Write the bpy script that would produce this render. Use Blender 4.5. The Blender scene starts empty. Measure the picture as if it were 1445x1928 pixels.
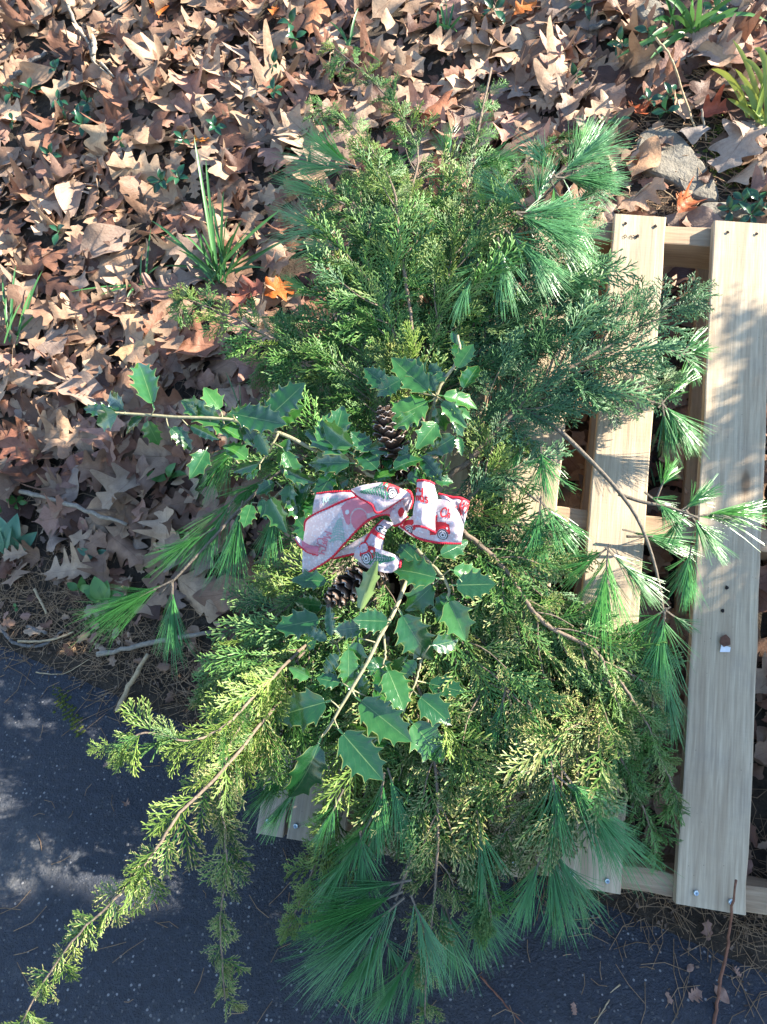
import bpy, math, random
import numpy as np
from mathutils import Vector, Matrix

R = math.radians
random.seed(7); RNG = np.random.default_rng(11)
scene = bpy.context.scene
COL = scene.collection

# ------------------------------------------------------------------ camera, sky, sun, exposure
F = 1392.0; CX, CY = 722.5, 964.0             # focal length and centre in photograph pixels (1445 x 1928)
PITCH = R(45.0)
PSI, ALPHA = R(-9.215), R(33.841)             # yaw and slope of the pallet
OREL = np.array([-0.21509, 0.49818, -1.26382])
CAM = np.array([0.0, 0.0, 1.36382])
cd = bpy.data.cameras.new('camera'); cam = bpy.data.objects.new('camera', cd); COL.objects.link(cam)
cam.location = CAM; cam.rotation_euler = (math.pi/2 - PITCH, 0, 0)
cd.sensor_fit = 'VERTICAL'; cd.sensor_height = 24.0; cd.lens = F/1928*24.0
cd.clip_start = 0.02; cd.clip_end = 400
scene.camera = cam

SUN = np.array([0.79, 0.07, 0.61]); SUN /= np.linalg.norm(SUN)   # towards the sun
world = bpy.data.worlds.new('World'); scene.world = world; world.use_nodes = True
wn = world.node_tree.nodes; wl = world.node_tree.links
sky = wn.new('ShaderNodeTexSky'); sky.sky_type = 'NISHITA'; sky.sun_disc = False; sky.ozone_density = 3.5; sky.dust_density = .4; sky.air_density = 1.2
sky.sun_elevation = math.asin(SUN[2]); sky.sun_rotation = math.atan2(SUN[0], SUN[1])
wl.new(sky.outputs[0], wn['Background'].inputs[0]); wn['Background'].inputs[1].default_value = 0.10
sl = bpy.data.lights.new('sun', 'SUN'); sl.energy = 5.0; sl.angle = R(0.5); sl.color = (1.0, 0.91, 0.77)
so = bpy.data.objects.new('sun', sl); COL.objects.link(so)
so.rotation_euler = Vector(SUN).to_track_quat('Z', 'Y').to_euler()
scene.view_settings.view_transform = 'Standard'; scene.view_settings.look = 'None'
scene.view_settings.exposure = 2.1; scene.view_settings.gamma = 1.0
scene.render.engine = 'CYCLES'
scene.cycles.max_bounces = 8; scene.cycles.transparent_max_bounces = 8

# ------------------------------------------------------------------ geometry of the place
cth, sth = math.cos(PITCH), math.sin(PITCH)
FWD = np.array([0, cth, -sth]); UPV = np.array([0, sth, cth]); RGT = np.array([1.0, 0, 0])
PU = np.array([math.cos(PSI), math.sin(PSI), 0]); PH = np.array([-math.sin(PSI), math.cos(PSI), 0])
PV = PH*math.cos(ALPHA) + np.array([0, 0, math.sin(ALPHA)]); PN = np.cross(PU, PV)
PO = CAM + OREL
GRAV = np.array([0, 0, -1.0])
def nrm(v):
    v = np.asarray(v, float); return v/(np.linalg.norm(v)+1e-12)
def ray(px, py): return nrm(FWD + RGT*(px-CX)/F + UPV*(CY-py)/F)
def proj(p):
    q = np.asarray(p) - CAM; z = q@FWD
    return CX + F*(q@RGT)/z, CY - F*(q@UPV)/z
def P(px, py, h=0.0):
    """point h metres in front of the pallet's deck plane along the ray of a pixel, kept above the driveway"""
    d = ray(px, py); p = CAM + d*(((PO-CAM)@PN + h)/(d@PN))
    if p[2] < 0.02: p = CAM + d*((0.02-CAM[2])/d[2])
    return p
def PP(u, v, w=0.0): return PO + PU*u + PV*v + PN*w       # pallet coordinates
EA = np.array([-0.861, 0.983]); EN = np.array([0.397, 0.918])
def edge_d(x, y): return (x-EA[0])*EN[0] + (y-EA[1])*EN[1]
def tz(x, y, noise=True):
    x = np.asarray(x, float); y = np.asarray(y, float); d = edge_d(x, y)
    k = 0.045
    z = 0.60*k*np.log1p(np.exp(np.clip(d/k, -40, 40))) - 0.012
    z = np.where(d > 3.2, z - 0.6*(d-3.2)*0.75, z)
    if noise:
        a = np.clip(d*4, 0, 1)
        z = z + a*(0.014*np.sin(7.1*x+1.3*y)*np.cos(6.3*y-2.2*x) + 0.009*np.sin(17*x+11*y)*np.sin(19*y-5*x))
    return z
def G(px, py, dz=0.0):
    """point on the ground (driveway or bank) seen at a pixel, raised by dz"""
    d = ray(px, py); t = 0.3
    for _ in range(900):
        p = CAM + d*t
        if p[2] - dz < max(0.0, float(tz(p[0], p[1]))): break
        t += 0.006
    return p
def tnorm(x, y):
    e = 0.03
    return nrm([-(tz(x+e, y)-tz(x-e, y))/(2*e), -(tz(x, y+e)-tz(x, y-e))/(2*e), 1])

# ------------------------------------------------------------------ materials
def newmat(name):
    m = bpy.data.materials.new(name); m.use_nodes = True
    return m, m.node_tree.nodes, m.node_tree.links, m.node_tree.nodes['Principled BSDF']
def noise(nodes, links, scale, vec=None, detail=4, rough=.6):
    t = nodes.new('ShaderNodeTexNoise'); t.inputs['Scale'].default_value = scale
    t.inputs['Detail'].default_value = detail; t.inputs['Roughness'].default_value = rough
    if vec is not None: links.new(vec, t.inputs['Vector'])
    return t
def ramp(nodes, links, fac, stops):
    r = nodes.new('ShaderNodeValToRGB'); el = r.color_ramp.elements
    while len(el) < len(stops): el.new(0.5)
    for e, (p, c) in zip(el, stops):
        e.position = p; e.color = (*c, 1) if len(c) == 3 else c
    links.new(fac, r.inputs[0]); return r
def mixc(nodes, links, fac, a, b, mode='MIX'):
    n = nodes.new('ShaderNodeMix'); n.data_type = 'RGBA'; n.blend_type = mode
    for sock, v in ((n.inputs[0], fac), (n.inputs[6], a), (n.inputs[7], b)):
        if hasattr(v, 'is_linked'): links.new(v, sock)
        else: sock.default_value = v if not isinstance(v, tuple) else (*v, 1)
    return n.outputs[2]
def math_(nodes, links, op, a, b=None, c=None):
    n = nodes.new('ShaderNodeMath'); n.operation = op
    for i, v in enumerate((a, b, c)):
        if v is None: continue
        if hasattr(v, 'is_linked'): links.new(v, n.inputs[i])
        else: n.inputs[i].default_value = v
    return n.outputs[0]
def bump(nodes, links, bsdf, h, strength, dist=.01):
    b = nodes.new('ShaderNodeBump'); b.inputs['Strength'].default_value = strength; b.inputs['Distance'].default_value = dist
    links.new(h, b.inputs['Height']); links.new(b.outputs[0], bsdf.inputs['Normal'])
def translucent(m, nodes, links, bsdf, col, fac):
    t = nodes.new('ShaderNodeBsdfTranslucent')
    if hasattr(col, 'is_linked'): links.new(col, t.inputs[0])
    else: t.inputs[0].default_value = (*col, 1)
    mx = nodes.new('ShaderNodeMixShader'); mx.inputs[0].default_value = fac
    links.new(bsdf.outputs[0], mx.inputs[1]); links.new(t.outputs[0], mx.inputs[2])
    links.new(mx.outputs[0], nodes['Material Output'].inputs[0])
def coords(nodes, kind='Object'): return nodes.new('ShaderNodeTexCoord').outputs[kind]
def geo_pos(nodes): return nodes.new('ShaderNodeNewGeometry').outputs['Position']

def simple(name, c, rough=.7, var=.25, scale=30, bumps=.2, spec=.3):
    m, n, l, b = newmat(name)
    t = noise(n, l, scale, geo_pos(n))
    r = ramp(n, l, t.outputs[0], [(.3, tuple(x*(1-var) for x in c)), (.7, tuple(min(1, x*(1+var)) for x in c))])
    l.new(r.outputs[0], b.inputs['Base Color']); b.inputs['Roughness'].default_value = rough
    b.inputs['Specular IOR Level'].default_value = spec
    if bumps: bump(n, l, b, t.outputs[0], bumps, .004)
    return m

def asphalt_mat():
    m, n, l, b = newmat('asphalt'); pos = geo_pos(n)
    big = noise(n, l, 3.5, pos, 5, .65); mid = noise(n, l, 75, pos, 5, .75); fine = noise(n, l, 300, pos, 3, .7)
    base = ramp(n, l, mid.outputs[0], [(.25, (.010, .013, .020)), (.55, (.027, .034, .050)), (.8, (.052, .060, .078))])
    v = n.new('ShaderNodeTexVoronoi'); v.inputs['Scale'].default_value = 150; l.new(pos, v.inputs['Vector'])
    sp = ramp(n, l, v.outputs['Distance'], [(.0, (1, 1, 1)), (.26, (1, 1, 1)), (.36, (0, 0, 0))])
    hs = n.new('ShaderNodeSeparateColor'); l.new(v.outputs['Color'], hs.inputs[0])
    pick = math_(n, l, 'GREATER_THAN', hs.outputs[0], .72)
    pf = math_(n, l, 'MULTIPLY', sp.outputs[0], pick)
    stone = ramp(n, l, hs.outputs[1], [(0, (.05, .05, .055)), (.7, (.12, .12, .12)), (1, (.34, .33, .32))])
    col = mixc(n, l, pf, base.outputs[0], stone.outputs[0])
    dust = ramp(n, l, big.outputs[0], [(.54, (0, 0, 0)), (.72, (1, 1, 1))])
    df = math_(n, l, 'MULTIPLY', math_(n, l, 'MULTIPLY', dust.outputs[0], fine.outputs[0]), .6)
    col = mixc(n, l, df, col, (.26, .25, .23))
    l.new(col, b.inputs['Base Color']); b.inputs['Roughness'].default_value = .6; b.inputs['Specular IOR Level'].default_value = .5
    v2 = n.new('ShaderNodeTexVoronoi'); v2.inputs['Scale'].default_value = 210; l.new(pos, v2.inputs['Vector'])
    hh = math_(n, l, 'ADD', math_(n, l, 'MULTIPLY', mid.outputs[0], .9), math_(n, l, 'MULTIPLY', v2.outputs['Distance'], -.3))
    hh = math_(n, l, 'ADD', hh, math_(n, l, 'MULTIPLY', fine.outputs[0], .55))
    bump(n, l, b, hh, 1.0, .006); return m
def soil_mat():
    m, n, l, b = newmat('soil'); pos = geo_pos(n)
    a = noise(n, l, 55, pos, 6, .75); c = noise(n, l, 5, pos, 3)
    r = ramp(n, l, a.outputs[0], [(.3, (.018, .012, .008)), (.55, (.06, .04, .026)), (.8, (.14, .10, .07))])
    l.new(mixc(n, l, math_(n, l, 'MULTIPLY', c.outputs[0], .35), r.outputs[0], (.05, .04, .02)), b.inputs['Base Color'])
    b.inputs['Roughness'].default_value = .95; bump(n, l, b, a.outputs[0], 1, .02); return m
def wood_mat(name, c0, c1, grey=.25, seed=0.0):
    m, n, l, b = newmat(name); oc = coords(n)
    oi = n.new('ShaderNodeObjectInfo')
    mp = n.new('ShaderNodeMapping'); mp.inputs['Scale'].default_value = (38, 2.2, 20); l.new(oc, mp.inputs[0])
    cmb = n.new('ShaderNodeCombineXYZ'); l.new(math_(n, l, 'MULTIPLY', oi.outputs['Random'], 40.0), cmb.inputs[2])
    for i in (0, 1): l.new(math_(n, l, 'MULTIPLY', oi.outputs['Random'], 17.0+i*9), cmb.inputs[i])
    l.new(cmb.outputs[0], mp.inputs['Location'])
    g = noise(n, l, 1.6, mp.outputs[0], 6, .62); g.inputs['Distortion'].default_value = .8
    mp2 = n.new('ShaderNodeMapping'); mp2.inputs['Scale'].default_value = (230, 9, 200); l.new(oc, mp2.inputs[0])
    fib = noise(n, l, 1.0, mp2.outputs[0], 3, .7)
    mp3 = n.new('ShaderNodeMapping'); mp3.inputs['Scale'].default_value = (9, 260, 5); l.new(oc, mp3.inputs[0])
    saw = noise(n, l, 1.0, mp3.outputs[0], 2, .5)
    st = noise(n, l, 9, oc, 5, .65)
    base = ramp(n, l, g.outputs[0], [(.3, c0), (.5, tuple((x+y)/2 for x, y in zip(c0, c1))), (.68, c1)])
    col = mixc(n, l, ramp(n, l, fib.outputs[0], [(.4, (0, 0, 0)), (.68, (.5, .5, .5))]).outputs[0], base.outputs[0], tuple(x*.68 for x in c0))
    col = mixc(n, l, ramp(n, l, st.outputs[0], [(.5, (0, 0, 0)), (.78, (grey*2, grey*2, grey*2))]).outputs[0], col, (.21, .19, .17))
    vd = n.new('ShaderNodeTexVoronoi'); vd.inputs['Scale'].default_value = 70; l.new(oc, vd.inputs['Vector'])
    vk = n.new('ShaderNodeTexVoronoi'); vk.inputs['Scale'].default_value = 1.0; mk = n.new('ShaderNodeMapping'); mk.inputs['Scale'].default_value = (9, 3.2, 4); l.new(oc, mk.inputs[0]); l.new(cmb.outputs[0], mk.inputs['Location']); l.new(mk.outputs[0], vk.inputs['Vector'])
    col = mixc(n, l, ramp(n, l, vk.outputs['Distance'], [(.05, (.75, .75, .75)), (.085, (.25, .25, .25)), (.16, (0, 0, 0))]).outputs[0], col, (.13, .075, .04))
    dots = ramp(n, l, vd.outputs['Distance'], [(.035, (.6, .6, .6)), (.07, (0, 0, 0))])
    col = mixc(n, l, dots.outputs[0], col, (.05, .04, .03))
    l.new(col, b.inputs['Base Color']); b.inputs['Roughness'].default_value = .82; b.inputs['Specular IOR Level'].default_value = .2
    hh = math_(n, l, 'ADD', math_(n, l, 'MULTIPLY', fib.outputs[0], .6), math_(n, l, 'MULTIPLY', saw.outputs[0], .22))
    bump(n, l, b, hh, .45, .002); return m
def leaf_litter_mat():
    """dry leaf: colour from the object's own colour times the per-leaf tint, veins along the blade from UV"""
    m, n, l, b = newmat('dry_leaf'); oi = n.new('ShaderNodeObjectInfo')
    at = n.new('ShaderNodeAttribute'); at.attribute_name = 'tint'
    col = mixc(n, l, 1.0, oi.outputs['Color'], at.outputs['Color'], 'MULTIPLY')
    uv = n.new('ShaderNodeUVMap'); sx = n.new('ShaderNodeSeparateXYZ'); l.new(uv.outputs[0], sx.inputs[0])
    av = math_(n, l, 'ABSOLUTE', math_(n, l, 'SUBTRACT', sx.outputs[1], .5))
    mid = math_(n, l, 'LESS_THAN', av, .012)
    ph = math_(n, l, 'SUBTRACT', math_(n, l, 'MULTIPLY', sx.outputs[0], 44.0), math_(n, l, 'MULTIPLY', av, 50.0))
    side = math_(n, l, 'GREATER_THAN', math_(n, l, 'SINE', ph), .95)
    vf = math_(n, l, 'MULTIPLY', math_(n, l, 'MAXIMUM', mid, math_(n, l, 'MULTIPLY', side, .45)), .5)
    pos = geo_pos(n); a = noise(n, l, 45, pos, 5, .65); sp = noise(n, l, 300, pos, 2)
    col = mixc(n, l, ramp(n, l, a.outputs[0], [(.35, (.55, .55, .55)), (.62, (0, 0, 0))]).outputs[0], col, mixc(n, l, 1.0, col, (.55, .5, .5), 'MULTIPLY'))
    col = mixc(n, l, ramp(n, l, sp.outputs[0], [(.62, (0, 0, 0)), (.75, (.5, .5, .5))]).outputs[0], col, mixc(n, l, 1.0, col, (.6, .55, .5), 'MULTIPLY'))
    col = mixc(n, l, vf, col, mixc(n, l, 1.0, col, (.5, .42, .36), 'MULTIPLY'))
    ng = n.new('ShaderNodeNewGeometry')
    col = mixc(n, l, math_(n, l, 'MULTIPLY', ng.outputs['Backfacing'], .35), col, (.40, .31, .23))
    l.new(col, b.inputs['Base Color']); b.inputs['Roughness'].default_value = .55; b.inputs['Specular IOR Level'].default_value = .35
    hb = math_(n, l, 'SUBTRACT', math_(n, l, 'MULTIPLY', a.outputs[0], 1.2), math_(n, l, 'MULTIPLY', vf, 1.2))
    bump(n, l, b, hb, .5, .006)
    translucent(m, n, l, b, col, .13); return m
def cedar_mat(name, c0, c1, tip):
    m, n, l, b = newmat(name)
    at = n.new('ShaderNodeAttribute'); at.attribute_name = 'tipf'
    oi = n.new('ShaderNodeObjectInfo'); pos = geo_pos(n); a = noise(n, l, 28, pos, 3)
    f = math_(n, l, 'ADD', math_(n, l, 'MULTIPLY', a.outputs[0], .45), math_(n, l, 'MULTIPLY', oi.outputs['Random'], .7))
    base = ramp(n, l, f, [(.2, c0), (.85, c1), (.97, tuple(.6*x+.4*y for x, y in zip(c1, (.25, .17, .06))))])
    tf = ramp(n, l, at.outputs['Fac'], [(.55, (0, 0, 0)), (1, (.75, .75, .75))])
    col = mixc(n, l, tf.outputs[0], base.outputs[0], tip)
    l.new(col, b.inputs['Base Color']); b.inputs['Roughness'].default_value = .45; b.inputs['Specular IOR Level'].default_value = .35
    sc = noise(n, l, 900, pos, 1); bump(n, l, b, sc.outputs[0], .5, .001)
    return m
def needle_mat(name, c0, c1):
    m, n, l, b = newmat(name); at = n.new('ShaderNodeAttribute'); at.attribute_name = 'tipf'
    oi = n.new('ShaderNodeObjectInfo')
    f = math_(n, l, 'ADD', math_(n, l, 'MULTIPLY', at.outputs['Fac'], .6), math_(n, l, 'MULTIPLY', oi.outputs['Random'], .4))
    r = ramp(n, l, f, [(.0, c0), (1, c1)]); l.new(r.outputs[0], b.inputs['Base Color'])
    b.inputs['Roughness'].default_value = .33; b.inputs['Specular IOR Level'].default_value = .5; return m
def holly_mat():
    m, n, l, b = newmat('holly_leaf'); oi = n.new('ShaderNodeObjectInfo')
    uv = n.new('ShaderNodeUVMap'); sx = n.new('ShaderNodeSeparateXYZ'); l.new(uv.outputs[0], sx.inputs[0])
    av = math_(n, l, 'ABSOLUTE', math_(n, l, 'SUBTRACT', sx.outputs[1], .5))
    mid = math_(n, l, 'LESS_THAN', av, .014)
    ph = math_(n, l, 'SUBTRACT', math_(n, l, 'MULTIPLY', sx.outputs[0], 42.0), math_(n, l, 'MULTIPLY', av, 34.0))
    sv = math_(n, l, 'SINE', ph); side = ramp(n, l, sv, [(.9, (0, 0, 0)), (1, (.35, .35, .35))]).outputs[0]
    pos = geo_pos(n); a = noise(n, l, 60, pos, 3)
    top = ramp(n, l, math_(n, l, 'ADD', math_(n, l, 'MULTIPLY', oi.outputs['Random'], .7), math_(n, l, 'MULTIPLY', a.outputs[0], .35)),
               [(.1, (.008, .048, .015)), (.55, (.016, .085, .020)), (.95, (.05, .165, .03))])
    col = mixc(n, l, math_(n, l, 'MULTIPLY', math_(n, l, 'MAXIMUM', mid, math_(n, l, 'MULTIPLY', side, .35)), .6), top.outputs[0], (.17, .27, .09))
    rim = ramp(n, l, av, [(.462, (0, 0, 0)), (.495, (.7, .7, .7))])
    col = mixc(n, l, rim.outputs[0], col, (.30, .33, .10))
    ng = n.new('ShaderNodeNewGeometry')
    col = mixc(n, l, ng.outputs['Backfacing'], col, (.16, .24, .085))
    l.new(col, b.inputs['Base Color']); b.inputs['Specular IOR Level'].default_value = .5; b.inputs['Coat Weight'].default_value = .8; b.inputs['Coat Roughness'].default_value = .12
    l.new(math_(n, l, 'ADD', math_(n, l, 'MULTIPLY', ng.outputs['Backfacing'], .25), .24), b.inputs['Roughness'])
    hb = math_(n, l, 'SUBTRACT', math_(n, l, 'MULTIPLY', a.outputs[0], .5), math_(n, l, 'MULTIPLY', math_(n, l, 'MAXIMUM', mid, math_(n, l, 'MULTIPLY', side, .5)), 1.0))
    bump(n, l, b, hb, .25, .002)
    translucent(m, n, l, b, (.10, .26, .03), .16); return m
def fabric_mat(name, c, trans=.3, glitter=True):
    m, n, l, b = newmat(name); pos = geo_pos(n)
    w = noise(n, l, 700, pos, 2); f = noise(n, l, 160, pos, 3)
    col = mixc(n, l, ramp(n, l, f.outputs[0], [(.4, (0, 0, 0)), (.7, (.5, .5, .5))]).outputs[0], c, tuple(x*.82 for x in c))
    l.new(col, b.inputs['Base Color']); b.inputs['Roughness'].default_value = .6
    if glitter:
        v = n.new('ShaderNodeTexVoronoi'); v.inputs['Scale'].default_value = 380; l.new(pos, v.inputs['Vector'])
        hs = n.new('ShaderNodeSeparateColor'); l.new(v.outputs['Color'], hs.inputs[0])
        g = math_(n, l, 'GREATER_THAN', hs.outputs[0], .72)
        l.new(math_(n, l, 'SUBTRACT', .65, math_(n, l, 'MULTIPLY', g, .45)), b.inputs['Roughness'])
        tint = ramp(n, l, hs.outputs[1], [(0, (.42, .52, .66)), (.5, (.78, .78, .80)), (1, (.74, .56, .62))])
        l.new(mixc(n, l, math_(n, l, 'MULTIPLY', g, .8), col, tint.outputs[0]), b.inputs['Base Color'])
    bump(n, l, b, w.outputs[0], .5, .001)
    if trans: translucent(m, n, l, b, c, trans)
    return m
def blade_mat(name, c0, c1, rough=.4):
    m, n, l, b = newmat(name); oi = n.new('ShaderNodeObjectInfo'); a = noise(n, l, 25, geo_pos(n), 3)
    r = ramp(n, l, math_(n, l, 'ADD', math_(n, l, 'MULTIPLY', oi.outputs['Random'], .6), math_(n, l, 'MULTIPLY', a.outputs[0], .4)), [(.15, c0), (.85, c1)])
    l.new(r.outputs[0], b.inputs['Base Color']); b.inputs['Roughness'].default_value = rough
    translucent(m, n, l, b, c1, .2); return m
def stone_mat():
    m, n, l, b = newmat('stone'); pos = geo_pos(n)
    a = noise(n, l, 22, pos, 7, .7); c = noise(n, l, 140, pos, 4)
    r = ramp(n, l, a.outputs[0], [(.3, (.10, .088, .07)), (.5, (.18, .16, .125)), (.72, (.27, .245, .20))])
    col = mixc(n, l, math_(n, l, 'MULTIPLY', c.outputs[0], .4), r.outputs[0], (.16, .14, .10))
    l.new(col, b.inputs['Base Color']); b.inputs['Roughness'].default_value = .9
    bump(n, l, b, math_(n, l, 'ADD', a.outputs[0], math_(n, l, 'MULTIPLY', c.outputs[0], .4)), .8, .01); return m
def cone_mat():
    m, n, l, b = newmat('cone_scale'); at = n.new('ShaderNodeAttribute'); at.attribute_name = 'tipf'
    a = noise(n, l, 220, geo_pos(n), 3)
    r = ramp(n, l, at.outputs['Fac'], [(0, (.010, .006, .005)), (.6, (.026, .014, .010)), (.84, (.065, .038, .026)), (.95, (.17, .12, .095)), (1, (.48, .43, .39))])
    l.new(mixc(n, l, math_(n, l, 'MULTIPLY', a.outputs[0], .5), r.outputs[0], (.06, .035, .02)), b.inputs['Base Color'])
    b.inputs['Roughness'].default_value = .6; bump(n, l, b, a.outputs[0], .4, .002); return m

M = dict(
    asphalt=asphalt_mat(), soil=soil_mat(), leaf=leaf_litter_mat(), holly=holly_mat(), stone=stone_mat(), cone=cone_mat(),
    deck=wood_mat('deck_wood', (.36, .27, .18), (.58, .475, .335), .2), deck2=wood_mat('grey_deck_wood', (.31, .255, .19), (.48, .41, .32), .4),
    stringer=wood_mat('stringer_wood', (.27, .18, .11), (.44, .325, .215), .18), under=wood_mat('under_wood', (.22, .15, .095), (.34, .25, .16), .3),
    cedar=cedar_mat('cedar_green', (.014, .062, .014), (.075, .20, .042), (.21, .31, .09)),
    cedar_y=cedar_mat('cedar_yellow', (.032, .085, .012), (.14, .23, .04), (.27, .31, .09)),
    cedar_b=cedar_mat('cedar_blue', (.016, .060, .024), (.075, .18, .07), (.14, .25, .10)),
    cedar_t=cedar_mat('cedar_tan_tips', (.019, .064, .012), (.09, .185, .035), (.48, .40, .18)),
    pine=needle_mat('pine_needle', (.028, .13, .026), (.095, .30, .085)), pine_b=needle_mat('pine_needle_blue', (.035, .14, .04), (.15, .36, .15)),
    pine_y=needle_mat('pine_needle_fresh', (.06, .21, .03), (.11, .34, .08)),
    bark=simple('cedar_bark', (.17, .13, .095), .9, .35, 160, .6), bark_d=simple('pine_bark', (.13, .11, .085), .9, .35, 160, .6),
    holly_stem=simple('holly_stem', (.27, .25, .15), .6, .25, 120, .3), stick=simple('dead_stick', (.27, .23, .18), .9, .3, 120, .5),
    stick_d=simple('dark_stick', (.13, .12, .11), .9, .5, 220, .5), stick_r=simple('red_stick', (.20, .09, .055), .8, .3, 120, .4),
    stick_t=simple('tan_stick', (.40, .30, .18), .85, .3, 120, .5),
    needle_dead=simple('dead_needle', (.26, .17, .10), .8, .4, 40, 0), chip=simple('wood_chip', (.13, .09, .065), .9, .6, 60, .3),
    ribbon=fabric_mat('ribbon_fabric', (.56, .47, .51), .25), red=fabric_mat('red_print', (.55, .012, .022), .1, False),
    pink=fabric_mat('red_print_seen_through', (.62, .20, .26), .2, False), green=fabric_mat('green_print', (.012, .20, .10), .1, False),
    palegreen=fabric_mat('green_print_seen_through', (.30, .46, .42), .2, False),
    black=fabric_mat('dark_print', (.02, .022, .03), .1, False), wheel=fabric_mat('wheel_print', (.60, .60, .62), .1, False),
    piping=fabric_mat('red_piping', (.62, .01, .035), .05, False),
    grass=blade_mat('grass', (.025, .105, .035), (.07, .20, .055)), grass_y=blade_mat('yellow_grass', (.12, .22, .03), (.32, .36, .07)),
    vinca=blade_mat('periwinkle', (.010, .055, .032), (.03, .11, .05), .28), weed=blade_mat('weed', (.05, .16, .04), (.12, .27, .07)),
    weed_b=blade_mat('bluish_weed', (.06, .17, .10), (.13, .27, .17)), moss=simple('moss', (.08, .10, .02), .95, .5, 200, 1),
    steel=simple('screw_steel', (.45, .52, .55), .35, .1, 50, 0, .6), dark=simple('nail_hole', (.015, .012, .01), .9, .2, 50, 0),
    paper=simple('paper', (.70, .70, .72), .8, .1, 90, .1), bark_chip=simple('bark_scrap', (.12, .055, .035), .85, .3, 90, .3),
    pebble=simple('pebble', (.15, .145, .135), .8, .4, 80, .3), crown=cedar_mat('tree_foliage', (.02, .06, .02), (.06, .12, .03), (.09, .15, .04)),
    trunk=simple('trunk_bark', (.16, .12, .09), .95, .4, 30, .9))
M['steel'].node_tree.nodes['Principled BSDF'].inputs['Metallic'].default_value = .8

# ------------------------------------------------------------------ builders
def tag(o, label=None, cat=None, group=None, kind=None):
    if label: o['label'] = label
    if cat: o['category'] = cat
    if group: o['group'] = group
    if kind: o['kind'] = kind
    return o
def thing(name, loc, label, cat, group=None):
    o = bpy.data.objects.new(name, None); COL.objects.link(o); o.location = loc
    o.empty_display_size = .02
    return tag(o, label, cat, group)
def link(name, me, parent=None, loc=None, rot=None, scale=None):
    o = bpy.data.objects.new(name, me); COL.objects.link(o)
    if parent is not None: o.parent = parent
    if rot is not None:
        mm = Matrix([list(r) for r in np.asarray(rot)]).to_4x4()
        if scale is not None:
            sc = (scale,)*3 if np.isscalar(scale) else scale
            mm = mm @ Matrix.Diagonal((*sc, 1))
        mm.translation = Vector(loc); o.matrix_basis = mm
    elif loc is not None: o.location = loc
    return o
class MB:
    def __init__(s): s.v = []; s.f = []; s.n = 0; s.a = []; s.mi = []
    def add(s, verts, faces, attr=None, mi=0):
        verts = np.asarray(verts, float); s.v.append(verts)
        s.f += [tuple(i+s.n for i in f) for f in faces]; s.mi += [mi]*len(faces); s.n += len(verts)
        s.a.append(np.zeros(len(verts)) if attr is None else np.asarray(attr, float))
    def tube(s, pts, rad, sides=5, cap=True, attr=None, mi=0):
        pts = np.asarray(pts, float); k = len(pts)
        rad = np.full(k, rad) if np.isscalar(rad) else np.asarray(rad, float)
        t = np.gradient(pts, axis=0); t /= np.linalg.norm(t, axis=1)[:, None]+1e-12
        ref = np.array([0.31, 0.17, 0.93]) if abs(t[0][2]) < .9 else np.array([1.0, .1, 0])
        a = np.cross(t, ref); a /= np.linalg.norm(a, axis=1)[:, None]+1e-12; b = np.cross(t, a)
        ang = np.arange(sides)*2*math.pi/sides
        V = (pts[:, None]+rad[:, None, None]*(np.cos(ang)[None, :, None]*a[:, None]+np.sin(ang)[None, :, None]*b[:, None])).reshape(-1, 3)
        fs = [(i*sides+j, i*sides+(j+1) % sides, (i+1)*sides+(j+1) % sides, (i+1)*sides+j) for i in range(k-1) for j in range(sides)]
        if cap: fs += [tuple(range(sides))[::-1], tuple((k-1)*sides+j for j in range(sides))]
        at = np.zeros(k) if attr is None else np.asarray(attr, float)
        s.add(V, fs, np.repeat(at, sides), mi)
    def box(s, o, ux, uy, uz, mi=0):
        o, ux, uy, uz = map(lambda q: np.asarray(q, float), (o, ux, uy, uz))
        V = [o+ux*a+uy*b+uz*c for a in (0, 1) for b in (0, 1) for c in (0, 1)]
        s.add(V, [(0, 1, 3, 2), (4, 6, 7, 5), (0, 4, 5, 1), (2, 3, 7, 6), (0, 2, 6, 4), (1, 5, 7, 3)], None, mi)
    def mesh(s, name, mats, off=None, smooth=False, attr='tipf'):
        v = np.concatenate(s.v) if s.v else np.zeros((0, 3))
        if off is not None: v = v - np.asarray(off)
        me = bpy.data.meshes.new(name); me.from_pydata(v.tolist(), [], s.f)
        for m in (mats if isinstance(mats, (list, tuple)) else [mats]): me.materials.append(m)
        if isinstance(mats, (list, tuple)) and len(mats) > 1: me.polygons.foreach_set('material_index', s.mi)
        if attr:
            at = me.attributes.new(attr, 'FLOAT', 'POINT'); at.data.foreach_set('value', np.concatenate(s.a).astype(np.float32))
        if smooth: me.polygons.foreach_set('use_smooth', [True]*len(me.polygons))
        me.update(); return me
    def build(s, name, mats, parent=None, smooth=False):
        off = parent_loc(parent); return link(name, s.mesh(name, mats, off, smooth), parent)
def parent_loc(p):
    o = np.zeros(3)
    while p is not None:
        o = o + np.array(p.matrix_basis.translation); p = p.parent
    return o
def spline(pts, n):
    """Catmull-Rom through the points, n samples"""
    p = np.asarray(pts, float)
    if len(p) == 2: return p[0]+(p[1]-p[0])*np.linspace(0, 1, n)[:, None]
    q = np.vstack([2*p[0]-p[1], p, 2*p[-1]-p[-2]]); out = []
    for s in np.linspace(0, len(p)-1, n):
        i = min(int(s), len(p)-2); t = s-i; a, b, c, d = q[i:i+4]
        out.append(.5*((2*b)+(c-a)*t+(2*a-5*b+4*c-d)*t*t+(3*b-a-3*c+d)*t**3))
    return np.array(out)
def frame(x, z):
    x = nrm(x); y = nrm(np.cross(z, x)); z = np.cross(x, y)
    return np.stack([x, y, z], axis=1)
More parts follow.
